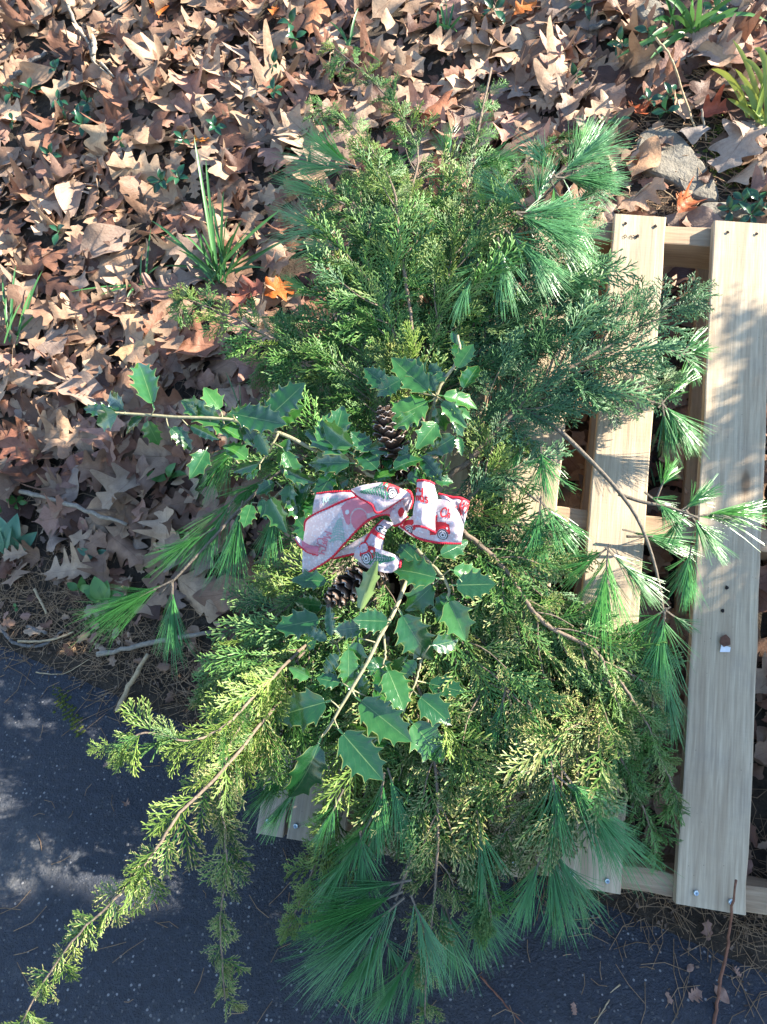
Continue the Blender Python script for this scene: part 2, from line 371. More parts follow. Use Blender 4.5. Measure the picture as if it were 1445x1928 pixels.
def rotv(v, ax, ang):
    ax = nrm(ax); c, s = math.cos(ang), math.sin(ang)
    return v*c+np.cross(ax, v)*s+ax*(ax@v)*(1-c)
rnd = random.uniform

# ------------------------------------------------------------------ labels that single things out by what stands near them
LANDMARKS = [('the large grass tuft', 415, 500), ('the grey stone', 1270, 310), ('the left holly tip', 190, 775), ('the top cedar tip', 650, 110),
             ('the grey stick', 150, 960), ('the top left twig', 165, 80), ('the left driveway edge', 150, 1190),
             ('the yellow grass', 1420, 200), ('the strap leaves', 1290, 60), ('the pallet top', 1260, 395),
             ('the left pine tufts', 330, 1020), ('the left grass edge', 20, 590), ('the orange leaf', 520, 545), ('the small top grass', 860, 40),
             ('the upper left corner', 20, 20), ('the top pine tuft', 600, 290)]
ORD = ['nearest', 'second nearest', 'third nearest', 'fourth nearest', 'fifth nearest', 'sixth nearest', 'seventh nearest', 'eighth nearest',
       'ninth nearest', 'tenth nearest', 'eleventh nearest', 'twelfth nearest', 'thirteenth nearest', 'fourteenth nearest', 'fifteenth nearest']
PENDING = {}
def label_later(o, what, p):
    px, py = proj(p)
    name, lx, ly = min(LANDMARKS, key=lambda a: (a[1]-px)**2+(a[2]-py)**2)
    dx, dy = px-lx, py-ly
    side = ('right of' if dx > 0 else 'left of') if abs(dx) > abs(dy) else ('below' if dy > 0 else 'above')
    PENDING.setdefault((what, side, name), []).append((math.hypot(dx, dy), o))
def flush_labels():
    for (what, side, name), lst in PENDING.items():
        lst.sort(key=lambda a: a[0])
        for i, (_, o) in enumerate(lst):
            o['label'] = f'{what} {side} {name}' if len(lst) == 1 else f'{what} {side} {name}, {ORD[min(i, 14)]}'

# ------------------------------------------------------------------ the setting
def grid_mesh(name, xs, ys, zf, mat):
    X, Y = np.meshgrid(xs, ys); Z = zf(X, Y); nx, ny = len(xs), len(ys)
    me = bpy.data.meshes.new(name)
    fs = [(j*nx+i, j*nx+i+1, (j+1)*nx+i+1, (j+1)*nx+i) for j in range(ny-1) for i in range(nx-1)]
    me.from_pydata(np.stack([X, Y, Z], -1).reshape(-1, 3).tolist(), [], fs); me.materials.append(mat)
    me.polygons.foreach_set('use_smooth', [True]*len(fs)); return link(name, me)
drive = grid_mesh('driveway', np.array([-120, -20, -4, 4, 20, 120.]), np.array([-120, -20, -4, 4, 20, 120.]), lambda X, Y: X*0, M['asphalt'])
drive['kind'] = 'structure'
xs = np.concatenate([[-60, -20, -6], np.arange(-2.4, 2.8, .03), [6, 20, 60]]); ys = np.concatenate([[-30, -8, -2], np.arange(-.4, 3.9, .03), [6, 12, 30, 80]])
def bank_z(X, Y):
    z = tz(X, Y); return np.where(edge_d(X, Y) < -.12, -.3, z)
bank = grid_mesh('bank', xs, ys, bank_z, M['soil']); bank['kind'] = 'structure'

# ------------------------------------------------------------------ pallet
PL = 1.2; BT = .018
pal = thing('pallet', PP(0, 0, -.12), 'rough sawn wooden pallet leaning on the bank under the greenery', 'pallet')
def plank(name, u0, u1, v0, v1, w0, w1, mat, wob=.0012, seg=26, along='v', ragged=0):
    """a sawn board in pallet coordinates with slightly uneven edges; local axes: x across, y along"""
    rg = np.random.default_rng(int(abs(u0*1000+v0*777+w0*99))+3); mb = MB()
    a0, a1, c0, c1 = (v0, v1, u0, u1) if along == 'v' else (u0, u1, v0, v1)
    ts = np.linspace(a0, a1, seg+1); V = []; sm = 0; sm2 = 0; bow = rg.normal()*.0015
    for i, t in enumerate(ts):
        sm = .7*sm+rg.normal()*wob; sm2 = .7*sm2+rg.normal()*wob*(1+ragged*.5)
        k = bow*math.sin(math.pi*i/seg)
        for c, w in ((c0+sm, w0), (c1+sm2, w0), (c1+sm2, w1+k), (c1+sm2-.0022, w1+k+.0010), (c0+sm+.0022, w1+k+.0010), (c0+sm, w1+k)):
            V.append((c, t, w) if along == 'v' else (t, c, w))
    fs = []
    for i in range(seg):
        for j in range(6): fs.append((i*6+j, i*6+(j+1) % 6, (i+1)*6+(j+1) % 6, (i+1)*6+j))
    fs += [tuple(range(6))[::-1], tuple(seg*6+j for j in range(6))]
    V = np.array(V); cu, cv = (u0+u1)/2, (v0+v1)/2
    loc = V - np.array([cu, cv, 0])
    if along == 'u': loc = loc[:, [1, 0, 2]]*np.array([-1, 1, 1]); fs = [f[::-1] for f in fs]; rot = np.stack([-PV, PU, PN], 1)
    else: rot = np.stack([PU, PV, PN], 1)
    me = bpy.data.meshes.new(name); me.from_pydata(loc.tolist(), [], fs); me.materials.append(mat); me.update()
    o = bpy.data.objects.new(name, me); COL.objects.link(o); o.parent = pal
    mm = Matrix([list(r) for r in rot]).to_4x4(); mm.translation = Vector(PP(cu, cv, 0)-PP(0, 0, -.12)); o.matrix_basis = mm
    o['_uv'] = (cu, cv); return o
def board_fix(board, u, v, kind):
    cu, cv = board['_uv']; mb = MB(); n = 12
    if kind == 'screw':
        r = .0042; ang = np.arange(n)*2*math.pi/n
        V = [(math.cos(a)*r*q, math.sin(a)*r*q, h) for q, h in ((1, -.001), (1, .0018), (.82, .0026), (.45, .0022), (.32, .0002)) for a in ang]
        fs = [(i*n+j, i*n+(j+1) % n, (i+1)*n+(j+1) % n, (i+1)*n+j) for i in range(4) for j in range(n)]+[tuple(4*n+j for j in range(n))]
        mb.add(V, fs); m = M['steel']; z = 0
    else:
        V = []; k = 9
        for q, h in ((1.0, .0004), (.5, .0009)):
            V += [(math.cos(a*2*math.pi/k)*.0032*q*rnd(.7, 1.2), math.sin(a*2*math.pi/k)*.0036*q*rnd(.7, 1.2), h) for a in range(k)]
        mb.add(V, [(j, (j+1) % k, k+(j+1) % k, k+j) for j in range(k)]+[tuple(k+j for j in range(k))]); m = M['dark']; z = 0
    o = link(kind if kind == 'screw' else 'nail_head', mb.mesh(kind, m), board, (u-cu, v-cv, .0013))
    return o
decks = {}
for nm, u0, u1, mat in (('A', 0.0, .0455, 'deck2'), ('B', .0530, .150, 'deck2'), ('C1', .205, .30, 'deck'), ('C', .352, .447, 'deck'), ('D', .503, .6, 'deck'), ('E', .6875, .793, 'deck'), ('Fr', .872, .970, 'deck')):
    dv0 = .0; dv1 = PL
    decks[nm] = plank('deck_board', u0, u1, dv0, dv1, -BT, -.0012, M[mat], .0006, ragged=1 if nm == 'E' else 0)
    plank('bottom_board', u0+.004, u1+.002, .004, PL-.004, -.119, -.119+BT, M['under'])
for v0, v1 in ((.003, .041), (.585, .623), (PL-.041, PL-.003)):
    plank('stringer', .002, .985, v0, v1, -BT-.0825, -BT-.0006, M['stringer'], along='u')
for k, us in (('D', (.522, .578)), ('E', (.715, .768))):
    for u in us: board_fix(decks[k], u, .020+rnd(-.004, .004), 'screw')
for k, us in (('A', (.018,)), ('B', (.066, .13)), ('C', (.37, .43))):
    for u in us: board_fix(decks[k], u, .022, 'screw')
for k, us in (('D', (.525, .58)), ('E', (.712, .763)), ('C', (.37, .43))):
    for u in us:
        board_fix(decks[k], u, PL-.02+rnd(-.004, .004), 'nail_head')
board_fix(decks['D'], .549, PL-.045, 'nail_head'); board_fix(decks['E'], .735, .47, 'nail_head'); board_fix(decks['E'], .74, .51, 'nail_head')
# inked stamp on the second board
mb = MB()
def stroke_flat(mb, pts, w, z=.0004):
    pts = np.asarray(pts, float)
    t = np.gradient(pts, axis=0); t /= np.linalg.norm(t, axis=1)[:, None]+1e-9; nn = np.stack([-t[:, 1], t[:, 0]], 1)*w/2
    V = np.concatenate([np.c_[pts-nn, np.full(len(pts), z)], np.c_[pts+nn, np.full(len(pts), z)]]); k = len(pts)
    mb.add(V, [(i, i+1, k+i+1, k+i) for i in range(k-1)])
def circ(x, y, rx, ry, a0=0, a1=360, n=14): return [(x+rx*math.cos(R(a)), y+ry*math.sin(R(a))) for a in np.linspace(a0, a1, n)]
stroke_flat(mb, circ(0, 0, .0022, .003), .0014)
stroke_flat(mb, [(.0095, .003), (.0082, -.0002), (.0125, -.0002)], .0014); stroke_flat(mb, [(.0112, .003), (.0112, -.003)], .0014)
stroke_flat(mb, circ(.0155, .0012, .0017, .0017, 160, -20)+[(.0138, -.003), (.0175, -.003)], .0014)
stroke_flat(mb, circ(.0200, .0013, .0016, .0017), .0014); stroke_flat(mb, [(.0216, .0013), (.0212, -.003)], .0014)
cu, cv = decks['D']['_uv']; link('stamp', mb.mesh('stamp', M['dark']), decks['D'], (.526-cu, PL-.047-cv, .0010))
for o in pal.children:
    if '_uv' in o: del o['_uv']

def place_on(name, mesh, origin, x, z, scale=1.0, parent=None, off=None):
    return link(name, mesh, parent, np.asarray(origin)-(0 if off is None else off), frame(x, z), scale)

# scrap stuck to the wide board
def patch(outline, thick, mat, name, origin, x, z, label, cat, group=None, bend=0.0):
    """a thin flat scrap from an outline in metres"""
    k = len(outline); o = np.array(outline, float); c = o.mean(0); mb = MB()
    V = [(*p, thick+bend*(p[0]-c[0])**2) for p in o]+[(*p, 0+bend*(p[0]-c[0])**2) for p in o]+[(*c, thick*1.1), (*c, 0)]
    fs = [(i, (i+1) % k, 2*k) for i in range(k)]+[((i+1) % k+k, i+k, 2*k+1) for i in range(k)]+[(i+k, (i+1) % k+k, (i+1) % k, i) for i in range(k)]
    mb.add(V, fs); ob = place_on(name, mb.mesh(name, mat), origin, x, z); return tag(ob, label, cat, group)
q = P(1365, 1222, .0025)
patch([(-.008, -.006), (.008, -.004), (.009, .004), (-.006, .007)], .0006, M['paper'], 'paper_scrap', q, PU, PN, 'small torn white paper scrap stapled to the wide pallet board', 'scrap', bend=8)
patch([(-.009, -.004), (-.002, -.009), (.008, -.004), (.007, .006), (0, .012), (-.008, .006)], .002, M['bark_chip'], 'bark_chip', P(1366, 1208, .003), PU, PN, 'small red brown bark chip above the paper scrap on the pallet board', 'bark')

# ------------------------------------------------------------------ leaf shapes
def blade_grid(half, n=30, cols=(0, .5, 1.0)):
    """leaf of unit length along x from a function t -> (forward shift, half width); returns verts (y signed), faces, uv"""
    ts = np.linspace(0, 1, n+1); V = []; UV = []
    row = [-c for c in cols[::-1]]+[c for c in cols[1:]]
    for t in ts:
        sh, w = half(t)
        for c in row: V.append((t+sh*abs(c), c*w, 0)); UV.append((t, .5+.5*c))
    k = len(row)
    fs = [(i*k+j, (i+1)*k+j, (i+1)*k+j+1, i*k+j+1) for i in range(n) for j in range(k-1)]
    return np.array(V), fs, np.array(UV)
def leaf_mesh(name, V, fs, UV, mat, tint=None, smooth=True):
    me = bpy.data.meshes.new(name); me.from_pydata(V.tolist(), [], fs); me.materials.append(mat)
    uvl = me.uv_layers.new(name='UVMap'); li = np.zeros(len(me.loops), np.int32); me.loops.foreach_get('vertex_index', li)
    uvl.data.foreach_set('uv', UV[li].astype(np.float32).ravel())
    at = me.attributes.new('tint', 'FLOAT_COLOR', 'POINT')
    c = np.ones((len(V), 4), np.float32) if tint is None else np.c_[tint, np.ones(len(V))].astype(np.float32)
    at.data.foreach_set('color', c.ravel())
    if smooth: me.polygons.foreach_set('use_smooth', [True]*len(me.polygons))
    me.update(); return me
def curl(V, rg, cup, bend, twist, wave):
    V = V.copy(); x, y = V[:, 0], V[:, 1]
    ph = rg.uniform(0, 6, 3)
    z = cup*y*y*3.2*(1+.5*np.sin(4*x+ph[0])) + wave*np.sin(9*x+ph[1])*np.abs(y)*1.6 + wave*.6*np.sin(14*x+11*y+ph[2])*np.abs(y)
    a = twist*(x-.5); y2 = y*np.cos(a)-z*np.sin(a); z2 = y*np.sin(a)+z*np.cos(a)
    if abs(bend) > 1e-3:
        th = bend*(x-.4); r = 1/bend
        X = .4+(r-z2)*np.sin(th); Z = r-(r-z2)*np.cos(th)
    else: X, Z = x, z2
    return np.stack([X-.45, y2, Z], 1)
def oak_half(rg, lobes, depth, width, pointed):
    pk = [(i+.75)/(lobes+.35) for i in range(lobes)]; amp = rg.uniform(.82, 1.12, lobes)
    def f(t):
        if t < .1: return 0, .006                                     # the stalk
        s = (t-.1)/.9; env = width*(math.sin(math.pi*min(1, s**.85))**.62 if s < 1 else 0)
        ph = s*(lobes+.35)-.75; fr = ph-math.floor(ph+.5); i = int(np.clip(math.floor(ph+.5), 0, lobes-1))
        if pointed: c = (.5+.5*math.cos(2*math.pi*fr))**.75*.86+.16*max(0, 1-abs(fr)*7)-.05*math.cos(6*math.pi*fr)*(abs(fr) < .35)
        else: c = .5+.5*math.cos(2*math.pi*fr)
        w = env*(1-depth+depth*c)*amp[i]
        return (.055*c*env/width if pointed else .05*c)*min(1, s*2), max(w, .004)
    return f
def ovate_half(width, teeth=0):
    def f(t):
        if t < .08: return 0, .006
        s = (t-.08)/.92; w = width*math.sin(math.pi*s**.8)**.8*(1+(.06*math.sin(teeth*6.28*s) if teeth else 0))
        return .04, max(w, .003)
    return f
LEAFS = []                                                            # (V, faces, uv, kind word)
rg = np.random.default_rng(5)
for k in range(22):
    if k % 11 < 7: half = oak_half(rg, int(rg.integers(3, 5)), rg.uniform(.52, .70), rg.uniform(.34, .45), True); word = 'pointed oak'
    elif k % 11 < 9: half = oak_half(rg, int(rg.integers(3, 5)), rg.uniform(.4, .62), rg.uniform(.27, .34), False); word = 'round-lobed oak'
    else: half = ovate_half(rg.uniform(.24, .34)); word = 'unlobed'
    V, fs, UV = blade_grid(half, 38)
    V[:, 1] += .10*np.sin(3*V[:, 0]+rg.uniform(0, 6))*V[:, 0]*.5
    V = curl(V, rg, rg.uniform(-.8, .9), rg.uniform(-.8, .7), rg.uniform(-.55, .55), rg.uniform(.06, .22))
    LEAFS.append((V, fs, UV, word))
DRY = [((.38, .25, .16), 'tan'), ((.26, .155, .10), 'brown'), ((.24, .115, .07), 'reddish brown'), ((.49, .345, .23), 'pale tan'), ((.29, .21, .16), 'grey brown'), ((.36, .205, .15), 'pinkish brown'), ((.095, .048, .032), 'dark brown')]
DW = [.22, .20, .15, .12, .10, .10, .11]

def in_swag(px, py):
    return (((px-790)/250)**2+((py-560)/330)**2 < 1) or (((px-790)/330)**2+((py-1270)/430)**2 < 1) or (560 < px < 1000 and 600 < py < 1200)
def on_pallet(p, margin=.01):
    q = np.asarray(p)-PO; u, v, w = q@PU, q@PV, q@PN
    return -.03 < u < 1.02 and -.03 < v < PL+.03 and w > -.135-margin

# uncounted leaves of the litter, one mesh
def thin_out(V, UV, step, k=5):
    """every step-th row of a leaf, for the leaves nobody can tell apart"""
    rows = list(range(0, len(V)//k-1, step))+[len(V)//k-1]; ix = np.concatenate([np.arange(r*k, r*k+k) for r in rows]); n = len(rows)
    return V[ix], [(i*k+j, (i+1)*k+j, (i+1)*k+j+1, i*k+j+1) for i in range(n-1) for j in range(k-1)], UV[ix]
def scatter_stuff(name, n, label, zmin, zmax, smin, smax, tries, test, dark=1.0, step=2):
    low = [thin_out(V, UV, step) for V, fs, UV, w in LEAFS]
    acc_v, acc_f, acc_uv, acc_t = [], [], [], []; base = 0; c = 0
    for _ in range(tries):
        if c >= n: break
        x, y = rnd(-2.4, 2.6), rnd(.35, 3.1)
        if not test(x, y): continue
        V, fs, UV = low[random.randrange(len(low))]
        s = rnd(smin, smax); nn = nrm(tnorm(x, y)+RNG.normal(size=3)*.27); a = rnd(0, 6.283)
        xa = np.array([math.cos(a), math.sin(a), 0.0]); fr = frame(xa-nn*(xa@nn), nn)
        p = np.array([x, y, float(tz(x, y))+rnd(zmin, zmax)])
        W = (V*s)@fr.T+p
        lo = float(tz(x, y))-.02
        col = np.array(DRY[random.choices(range(7), DW)[0]][0])*rnd(.75, 1.15)*dark
        acc_v.append(W); acc_f += [tuple(i+base for i in f) for f in fs]; acc_uv.append(UV); acc_t.append(np.tile(col, (len(V), 1))); base += len(V); c += 1
    o = link(name, leaf_mesh(name, np.concatenate(acc_v), acc_f, np.concatenate(acc_uv), M['leaf'], np.concatenate(acc_t)))
    return tag(o, label, 'leaves', kind='stuff')
def frame_ok(x, y, m=80):
    p = np.array([x, y, float(tz(x, y))]); px, py = proj(p); return -m < px < 1445+m and -m < py < 1928+m
def t_low(x, y):
    d = edge_d(x, y)
    if d < .10 or not frame_ok(x, y, 420): return False
    if d < .22 and random.random() < .55: return False
    px, py = proj([x, y, float(tz(x, y))])
    if 1170 < px < 1365 and 225 < py < 425: return False
    if px > 1190 and 90 < py < 400 and random.random() < .72: return False
    if 1190 < px and py > 400 and random.random() < .3: return False
    return True
scatter_stuff('leaf_litter', 3300, 'matted brown oak leaves covering the bank under the topmost ones', .0, .034, .07, .135, 30000, t_low)
def t_small(x, y):
    d = edge_d(x, y)
    if d < -.01 or not frame_ok(x, y): return False
    return random.random() < (1.0 if d < .3 else .55)
scatter_stuff('leaf_crumbs', 1500, 'small broken leaf pieces among the litter and along the driveway edge', .004, .022, .014, .045, 30000, t_small, step=5)

# the leaves on top of the litter, one object each
DRYMESH = [leaf_mesh('fallen_leaf', V, fs, UV, M['leaf']) for V, fs, UV, w in LEAFS]
def put_leaf(px, py, size, ang, variant, color, lift=.03, tilt=.3, nn=None, label=None, p=None, group='fallen leaves on top of the litter'):
    if p is None: p = G(px, py, lift)
    V, fs, UV, word = LEAFS[variant]
    if nn is None: nn = nrm(tnorm(p[0], p[1])+RNG.normal(size=3)*tilt)
    x = RGT*math.cos(ang)-(-UPV*math.sin(ang)); x = x-nn*(x@nn)
    o = link('fallen_leaf', DRYMESH[variant], None, p, frame(x, nn), size)
    o.color = (*color[0], 1); o['category'] = 'leaf'; o['group'] = group
    if label: o['label'] = label
    else: label_later(o, f'{color[1]} {word} leaf', p)
    return o
def C(r, g, b, w): return ((r, g, b), w)
special = [  # px, py, size, screen angle deg, variant, colour, label
    (40, 845, .155, 160, 1, C(.30, .125, .075, 'rust'), 'large rust brown oak leaf at the left edge, half in sun'),
    (128, 900, .135, 60, 9, C(.23, .115, .085, 'red brown'), 'large smooth red brown leaf in shade above the grey stick'),
    (232, 915, .125, 230, 3, C(.42, .31, .22, 'tan'), 'pale tan star-shaped oak leaf in shade left of the pine tufts'),
    (268, 905, .10, 80, 10, C(.25, .16, .12, 'brown'), 'narrow brown leaf standing beside the pale star-shaped leaf'),
    (250, 655, .135, 15, 0, C(.62, .40, .20, 'golden'), 'golden tan oak leaf in bright sun above the holly tip'),
    (175, 690, .12, 100, 7, C(.66, .52, .34, 'cream'), 'cream deeply lobed leaf in bright sun left of the holly'),
    (455, 560, .10, 95, 2, C(.36, .12, .07, 'rust'), 'rust red crumpled leaf below the large grass tuft'),
    (520, 545, .085, 20, 4, C(.52, .13, .02, 'orange'), 'bright orange oak leaf right of the rust red one'),
    (480, 545, .08, 200, 5, C(.26, .09, .06, 'maroon'), 'maroon leaf tucked between the rust red and orange leaves'),
    (1210, 300, .12, 60, 10, C(.45, .27, .15, 'tan'), 'long curled tan leaf leaning on the left side of the grey stone'),
    (1285, 372, .045, 60, 1, C(.40, .14, .05, 'orange'), 'small orange brown leaf standing before the grey stone'),
    (1290, 385, .07, 50, 3, C(.42, .13, .05, 'orange'), 'orange brown leaf wedged between the stone and the pallet'),
    (1200, 375, .12, 20, 0, C(.46, .30, .19, 'tan'), 'wrinkled tan leaf behind the top end of the pallet board'),
    (1400, 95, .17, 20, 2, C(.33, .19, .13, 'brown'), 'large speckled brown oak leaf at the upper right edge'),
    (1345, 90, .16, 130, 1, C(.42, .29, .22, 'tan'), 'large tan oak leaf with long lobes left of the speckled leaf'),
    (1395, 265, .15, 240, 4, C(.40, .31, .24, 'pale'), 'pale curled oak leaf on the moss at the right edge'),
    (1305, 240, .075, 0, 9, C(.36, .30, .25, 'grey'), 'pale dried leaf cluster behind the stone'),
    (1115, 170, .15, 340, 0, C(.33, .22, .16, 'brown'), 'broad brown leaf right of the bare cedar tip'),
    (385, 125, .16, 150, 1, C(.44, .32, .22, 'tan'), 'large tan many-lobed oak leaf top centre left'),
    (300, 110, .15, 250, 3, C(.37, .25, .17, 'tan'), 'large tan oak leaf left of the many-lobed one'),
    (270, 320, .17, 170, 0, C(.47, .33, .21, 'tan'), 'large pale tan leaf above left of the grass tuft'),
    (100, 345, .13, 20, 5, C(.20, .12, .085, 'dark brown'), 'dark brown oak leaf lying flat at the left'),
    (110, 170, .13, 60, 2, C(.50, .36, .23, 'tan'), 'tan leaf right of the upper left periwinkles'),
    (185, 265, .13, 240, 4, C(.48, .34, .21, 'tan'), 'tan oak leaf striped by stem shadows at upper left'),
    (300, 10, .1, 90, 2, C(.52, .15, .03, 'orange'), None), (515, 20, .05, 90, 2, C(.55, .16, .03, 'orange'), None), (985, 15, .07, 30, 2, C(.55, .16, .03, 'orange'), None),
    (375, 265, .06, 10, 2, C(.55, .19, .02, 'orange'), None), (1205, 210, .06, 100, 5, C(.45, .10, .03, 'orange red'), None), (1340, 210, .07, 10, 3, C(.34, .09, .05, 'red'), None),
    (590, 30, .14, 80, 9, C(.38, .17, .08, 'russet'), 'long russet leaf upright at the top middle'),
    (830, 190, .14, 240, 9, C(.30, .12, .06, 'russet'), 'curled russet leaf right of the cedar tops'),
    (1055, 155, .16, 60, 3, C(.42, .29, .20, 'tan'), 'large tan oak leaf right of the russet leaf'),
]
for px, py, s, a, v, c, lab in special: put_leaf(px, py, s, R(a), v, c, .04, .22, label=lab)
cnt = len(special); pts2 = [(p[0], p[1]) for p in special]; tries = 0
while cnt < 300 and tries < 9000:
    tries += 1; px, py = rnd(-15, 1460), rnd(-10, 1150)
    if in_swag(px, py) or (1165 < px < 1370 and 220 < py < 430): continue
    sc_ = 34 + py*.018
    if any((px-a)**2+(py-b)**2 < sc_**2 for a, b in pts2): continue
    p = G(px, py, .03); d = edge_d(p[0], p[1])
    if d < .14 or (px > 1190 and 200 < py < 400 and random.random() < .65): continue
    if on_pallet(p, .02) or py > 430 and px > 1000: continue
    pts2.append((px, py)); cnt += 1
    ci = random.choices(range(7), DW)[0]; col, word = DRY[ci]
    k = rnd(.85, 1.2); small = random.random() < .3
    put_leaf(px, py, rnd(.06, .09) if small else rnd(.105, .165), rnd(0, 6.28), random.randrange(22), (tuple(min(.75, c*k) for c in col), word), rnd(.018, .042), .22, p=p)

# needles and twig bits along the driveway edge and on the right of the bank
mb = MB()
def litter_needle(x, y, z, L, r=.0006):
    a = rnd(0, 6.28); b = rnd(-.9, .9); d0 = np.array([math.cos(a), math.sin(a), rnd(-.05, .12)]); d1 = np.array([-d0[1], d0[0], 0])
    nn = tnorm(x, y) if edge_d(x, y) > .03 else np.array([0, 0, 1.0]); d0 = d0-nn*(d0@nn)*.85
    ts = np.array([-.5, 0, .5])[:, None]; p = np.array([x, y, z])+d0*L*ts+d1*b*L*(ts*ts)
    mb.tube(p, r, 3, False)
c = 0
while c < 3600:
    x, y = rnd(-1.3, 1.2), rnd(.25, 1.5); d = edge_d(x, y)
    if random.random() > (math.exp(-((d-.05)/.085)**2) if d < .9 else 0) + (.07 if d > .1 else .0): continue
    px, py = proj([x, y, max(0, float(tz(x, y)))])
    if not (-60 < px < 1500 and py < 1960): continue
    if d < -.02 and random.random() < .5: continue
    z = max(0.0008, float(tz(x, y)))+rnd(0, .012)*(d > 0)
    litter_needle(x, y, z, rnd(.03, .10)); c += 1
for _ in range(500):
    px, py = rnd(1180, 1460), rnd(90, 420); p = G(px, py, .012); litter_needle(p[0], p[1], p[2], rnd(.03, .09), .0008)
for _ in range(140):
    px, py = rnd(0, 1445), rnd(1300, 1928); p = G(px, py)
    if p[2] < .01: litter_needle(p[0], p[1], .0012, rnd(.012, .06), .0006)
tag(mb.build('needle_litter', M['needle_dead']), 'dead brown pine needles strewn along the driveway edge and bank', 'needles', kind='stuff')
mb = MB(); c = 0
while c < 2600:
    x, y = rnd(-1.3, 1.2), rnd(.25, 1.4); d = edge_d(x, y)
    if random.random() > math.exp(-((d-.04)/.07)**2)+.03*(d > 0): continue
    s = rnd(.002, .009); n3 = nrm(RNG.normal(size=3)); fr = frame(RNG.normal(size=3), n3)
    q = np.array([[-.5, -.25, 0], [.5, -.3, .05], [.55, .3, 0], [-.4, .25, .1]])*s
    mb.add(q@fr.T+np.array([x, y, max(.0015, float(tz(x, y))+.002)+s*.25]), [(0, 1, 2, 3)]); c += 1
tag(mb.build('edge_debris', M['chip']), 'dark bark crumbs and leaf bits along the driveway edge', 'debris', kind='stuff')
mb = MB()                                                             # loose grit on the driveway
for _ in range(600):
    px, py = rnd(-10, 1455), rnd(1190, 1935); p = G(px, py)
    if edge_d(p[0], p[1]) > .02: continue
    s = rnd(.0005, .0013)*(2.4 if random.random() < .06 else 1)
    V = np.array([(1, 0, 0), (0, 1, 0), (-1, 0, 0), (0, -1, 0), (0, 0, .7), (.5, .6, .4)])*s*RNG.uniform(.7, 1.3, (6, 3))
    mb.add(V@frame(RNG.normal(size=3), [0.1, 0, 1]).T+np.array([p[0], p[1], .0006]), [(0, 1, 4), (1, 2, 4), (2, 3, 4), (3, 0, 4), (0, 5, 1)])
tag(mb.build('driveway_grit', M['pebble']), 'fine pale grit scattered over the blue grey driveway', 'grit', kind='stuff')
mb = MB()                                                             # moss cushions right of the stone and in the driveway crack
for _ in range(900):
    if random.random() < .6: px, py = random.gauss(1385, 45), random.gauss(270, 45)
    else: t = rnd(0, 1); px, py = 108+40*t+random.gauss(0, 7), 1300+75*t+random.gauss(0, 9)
    p = G(px, py, .004); s = rnd(.003, .009)*(1 if py < 700 else .55)
    V = np.array([(1, 0, 0), (.2, 1, 0), (-.9, .4, 0), (-.4, -.9, 0), (0, 0, .8)])*s*RNG.uniform(.6, 1.3, (5, 3))
    mb.add(V@frame(RNG.normal(size=3)*[1, 1, .2], tnorm(p[0], p[1])).T+p-np.array([0, 0, .003]), [(0, 1, 4), (1, 2, 4), (2, 3, 4), (3, 0, 4)])
tag(mb.build('moss', M['moss']), 'yellow green moss beside the stone and in the driveway crack', 'moss', kind='stuff')
for i, (px, py, s, a) in enumerate([(118+600, 1894, .016, 20), (1310, 1872, .02, 60), (1160+140, 1822, .012, 10), (1260, 1882, .014, 140), (1355, 1870, .022, 200), (240, 1515, .012, 40), (205, 1410+30, .014, 10), (560+20, 1615, .011, 0), (1080, 1898, .014, 80), (1385, 1830, .013, 150)]):
    p = G(px, py); o = link('leaf_fragment', DRYMESH[(i*5) % 22], None, p+np.array([0, 0, .004]), frame(np.array([math.cos(a), math.sin(a), 0]), nrm([rnd(-.2, .2), rnd(-.2, .2), 1])), s*1.4)
    o.color = (.40, .24, .17, 1); o['category'] = 'leaf'; o['group'] = 'leaf fragments on the driveway'
    near = 'the red stalk' if px > 1150 else ('the bottom pine tufts' if px > 600 else 'the left cedar tips')
    PENDING.setdefault(('tan leaf fragment lying on the driveway', 'by', near), []).append((math.hypot(px-1370, py-1800), o))

# ------------------------------------------------------------------ stones
def stone(outline, top, name, label, seed):
    """irregular rock whose outline on the ground comes from pixels; built in rings with facets"""
    rg = np.random.default_rng(seed); ring = np.array([G(*p) for p in outline]); c = ring.mean(0); k = len(ring)*3
    ring = spline(np.vstack([ring, ring[:1]]), k+1)[:-1]; nn = tnorm(c[0], c[1]); rows = []
    for q, h in ((1.02, -.03), (1.0, top*.35), (.97, top*.75), (.9, top*.95), (.72, top*1.03), (.45, top*1.06), (.2, top*1.07)):
        rr = c+(ring-c)*q+nn*h; rr = rr+rg.normal(size=rr.shape)*.0013*max(0, q-.4)+nn*(np.sin(rr[:, :1]*23+1)*np.sin(rr[:, 1:2]*31)*.006); rows.append(rr)
    V = np.concatenate(rows+[[c+nn*top*1.07]]); fs = [(i*k+j, i*k+(j+1) % k, (i+1)*k+(j+1) % k, (i+1)*k+j) for i in range(6) for j in range(k)]
    fs += [(6*k+j, 6*k+(j+1) % k, 7*k) for j in range(k)]
    mb = MB(); mb.add(V, fs); o = mb.build(name, M['stone']); return tag(o, label, 'stone')
stone([(1192, 285), (1205, 255), (1235, 243), (1275, 262), (1300, 290), (1330, 322), (1349, 362), (1345, 392), (1300, 380), (1265, 352), (1215, 335), (1196, 310)], .02, 'stone', 'grey brown angular stone lying behind the pallet top', 3)
stone([(1300, 412), (1325, 402), (1370, 402), (1402, 412), (1400, 428), (1340, 430)], .03, 'flat_stone', 'flat greenish stone wedged at the top end of the wide pallet board', 5)
stone([(1190, 40), (1215, 18), (1245, 22), (1250, 50), (1215, 62)], .03, 'buried_stone', 'small tan stone half buried among the grass at the upper right', 8)
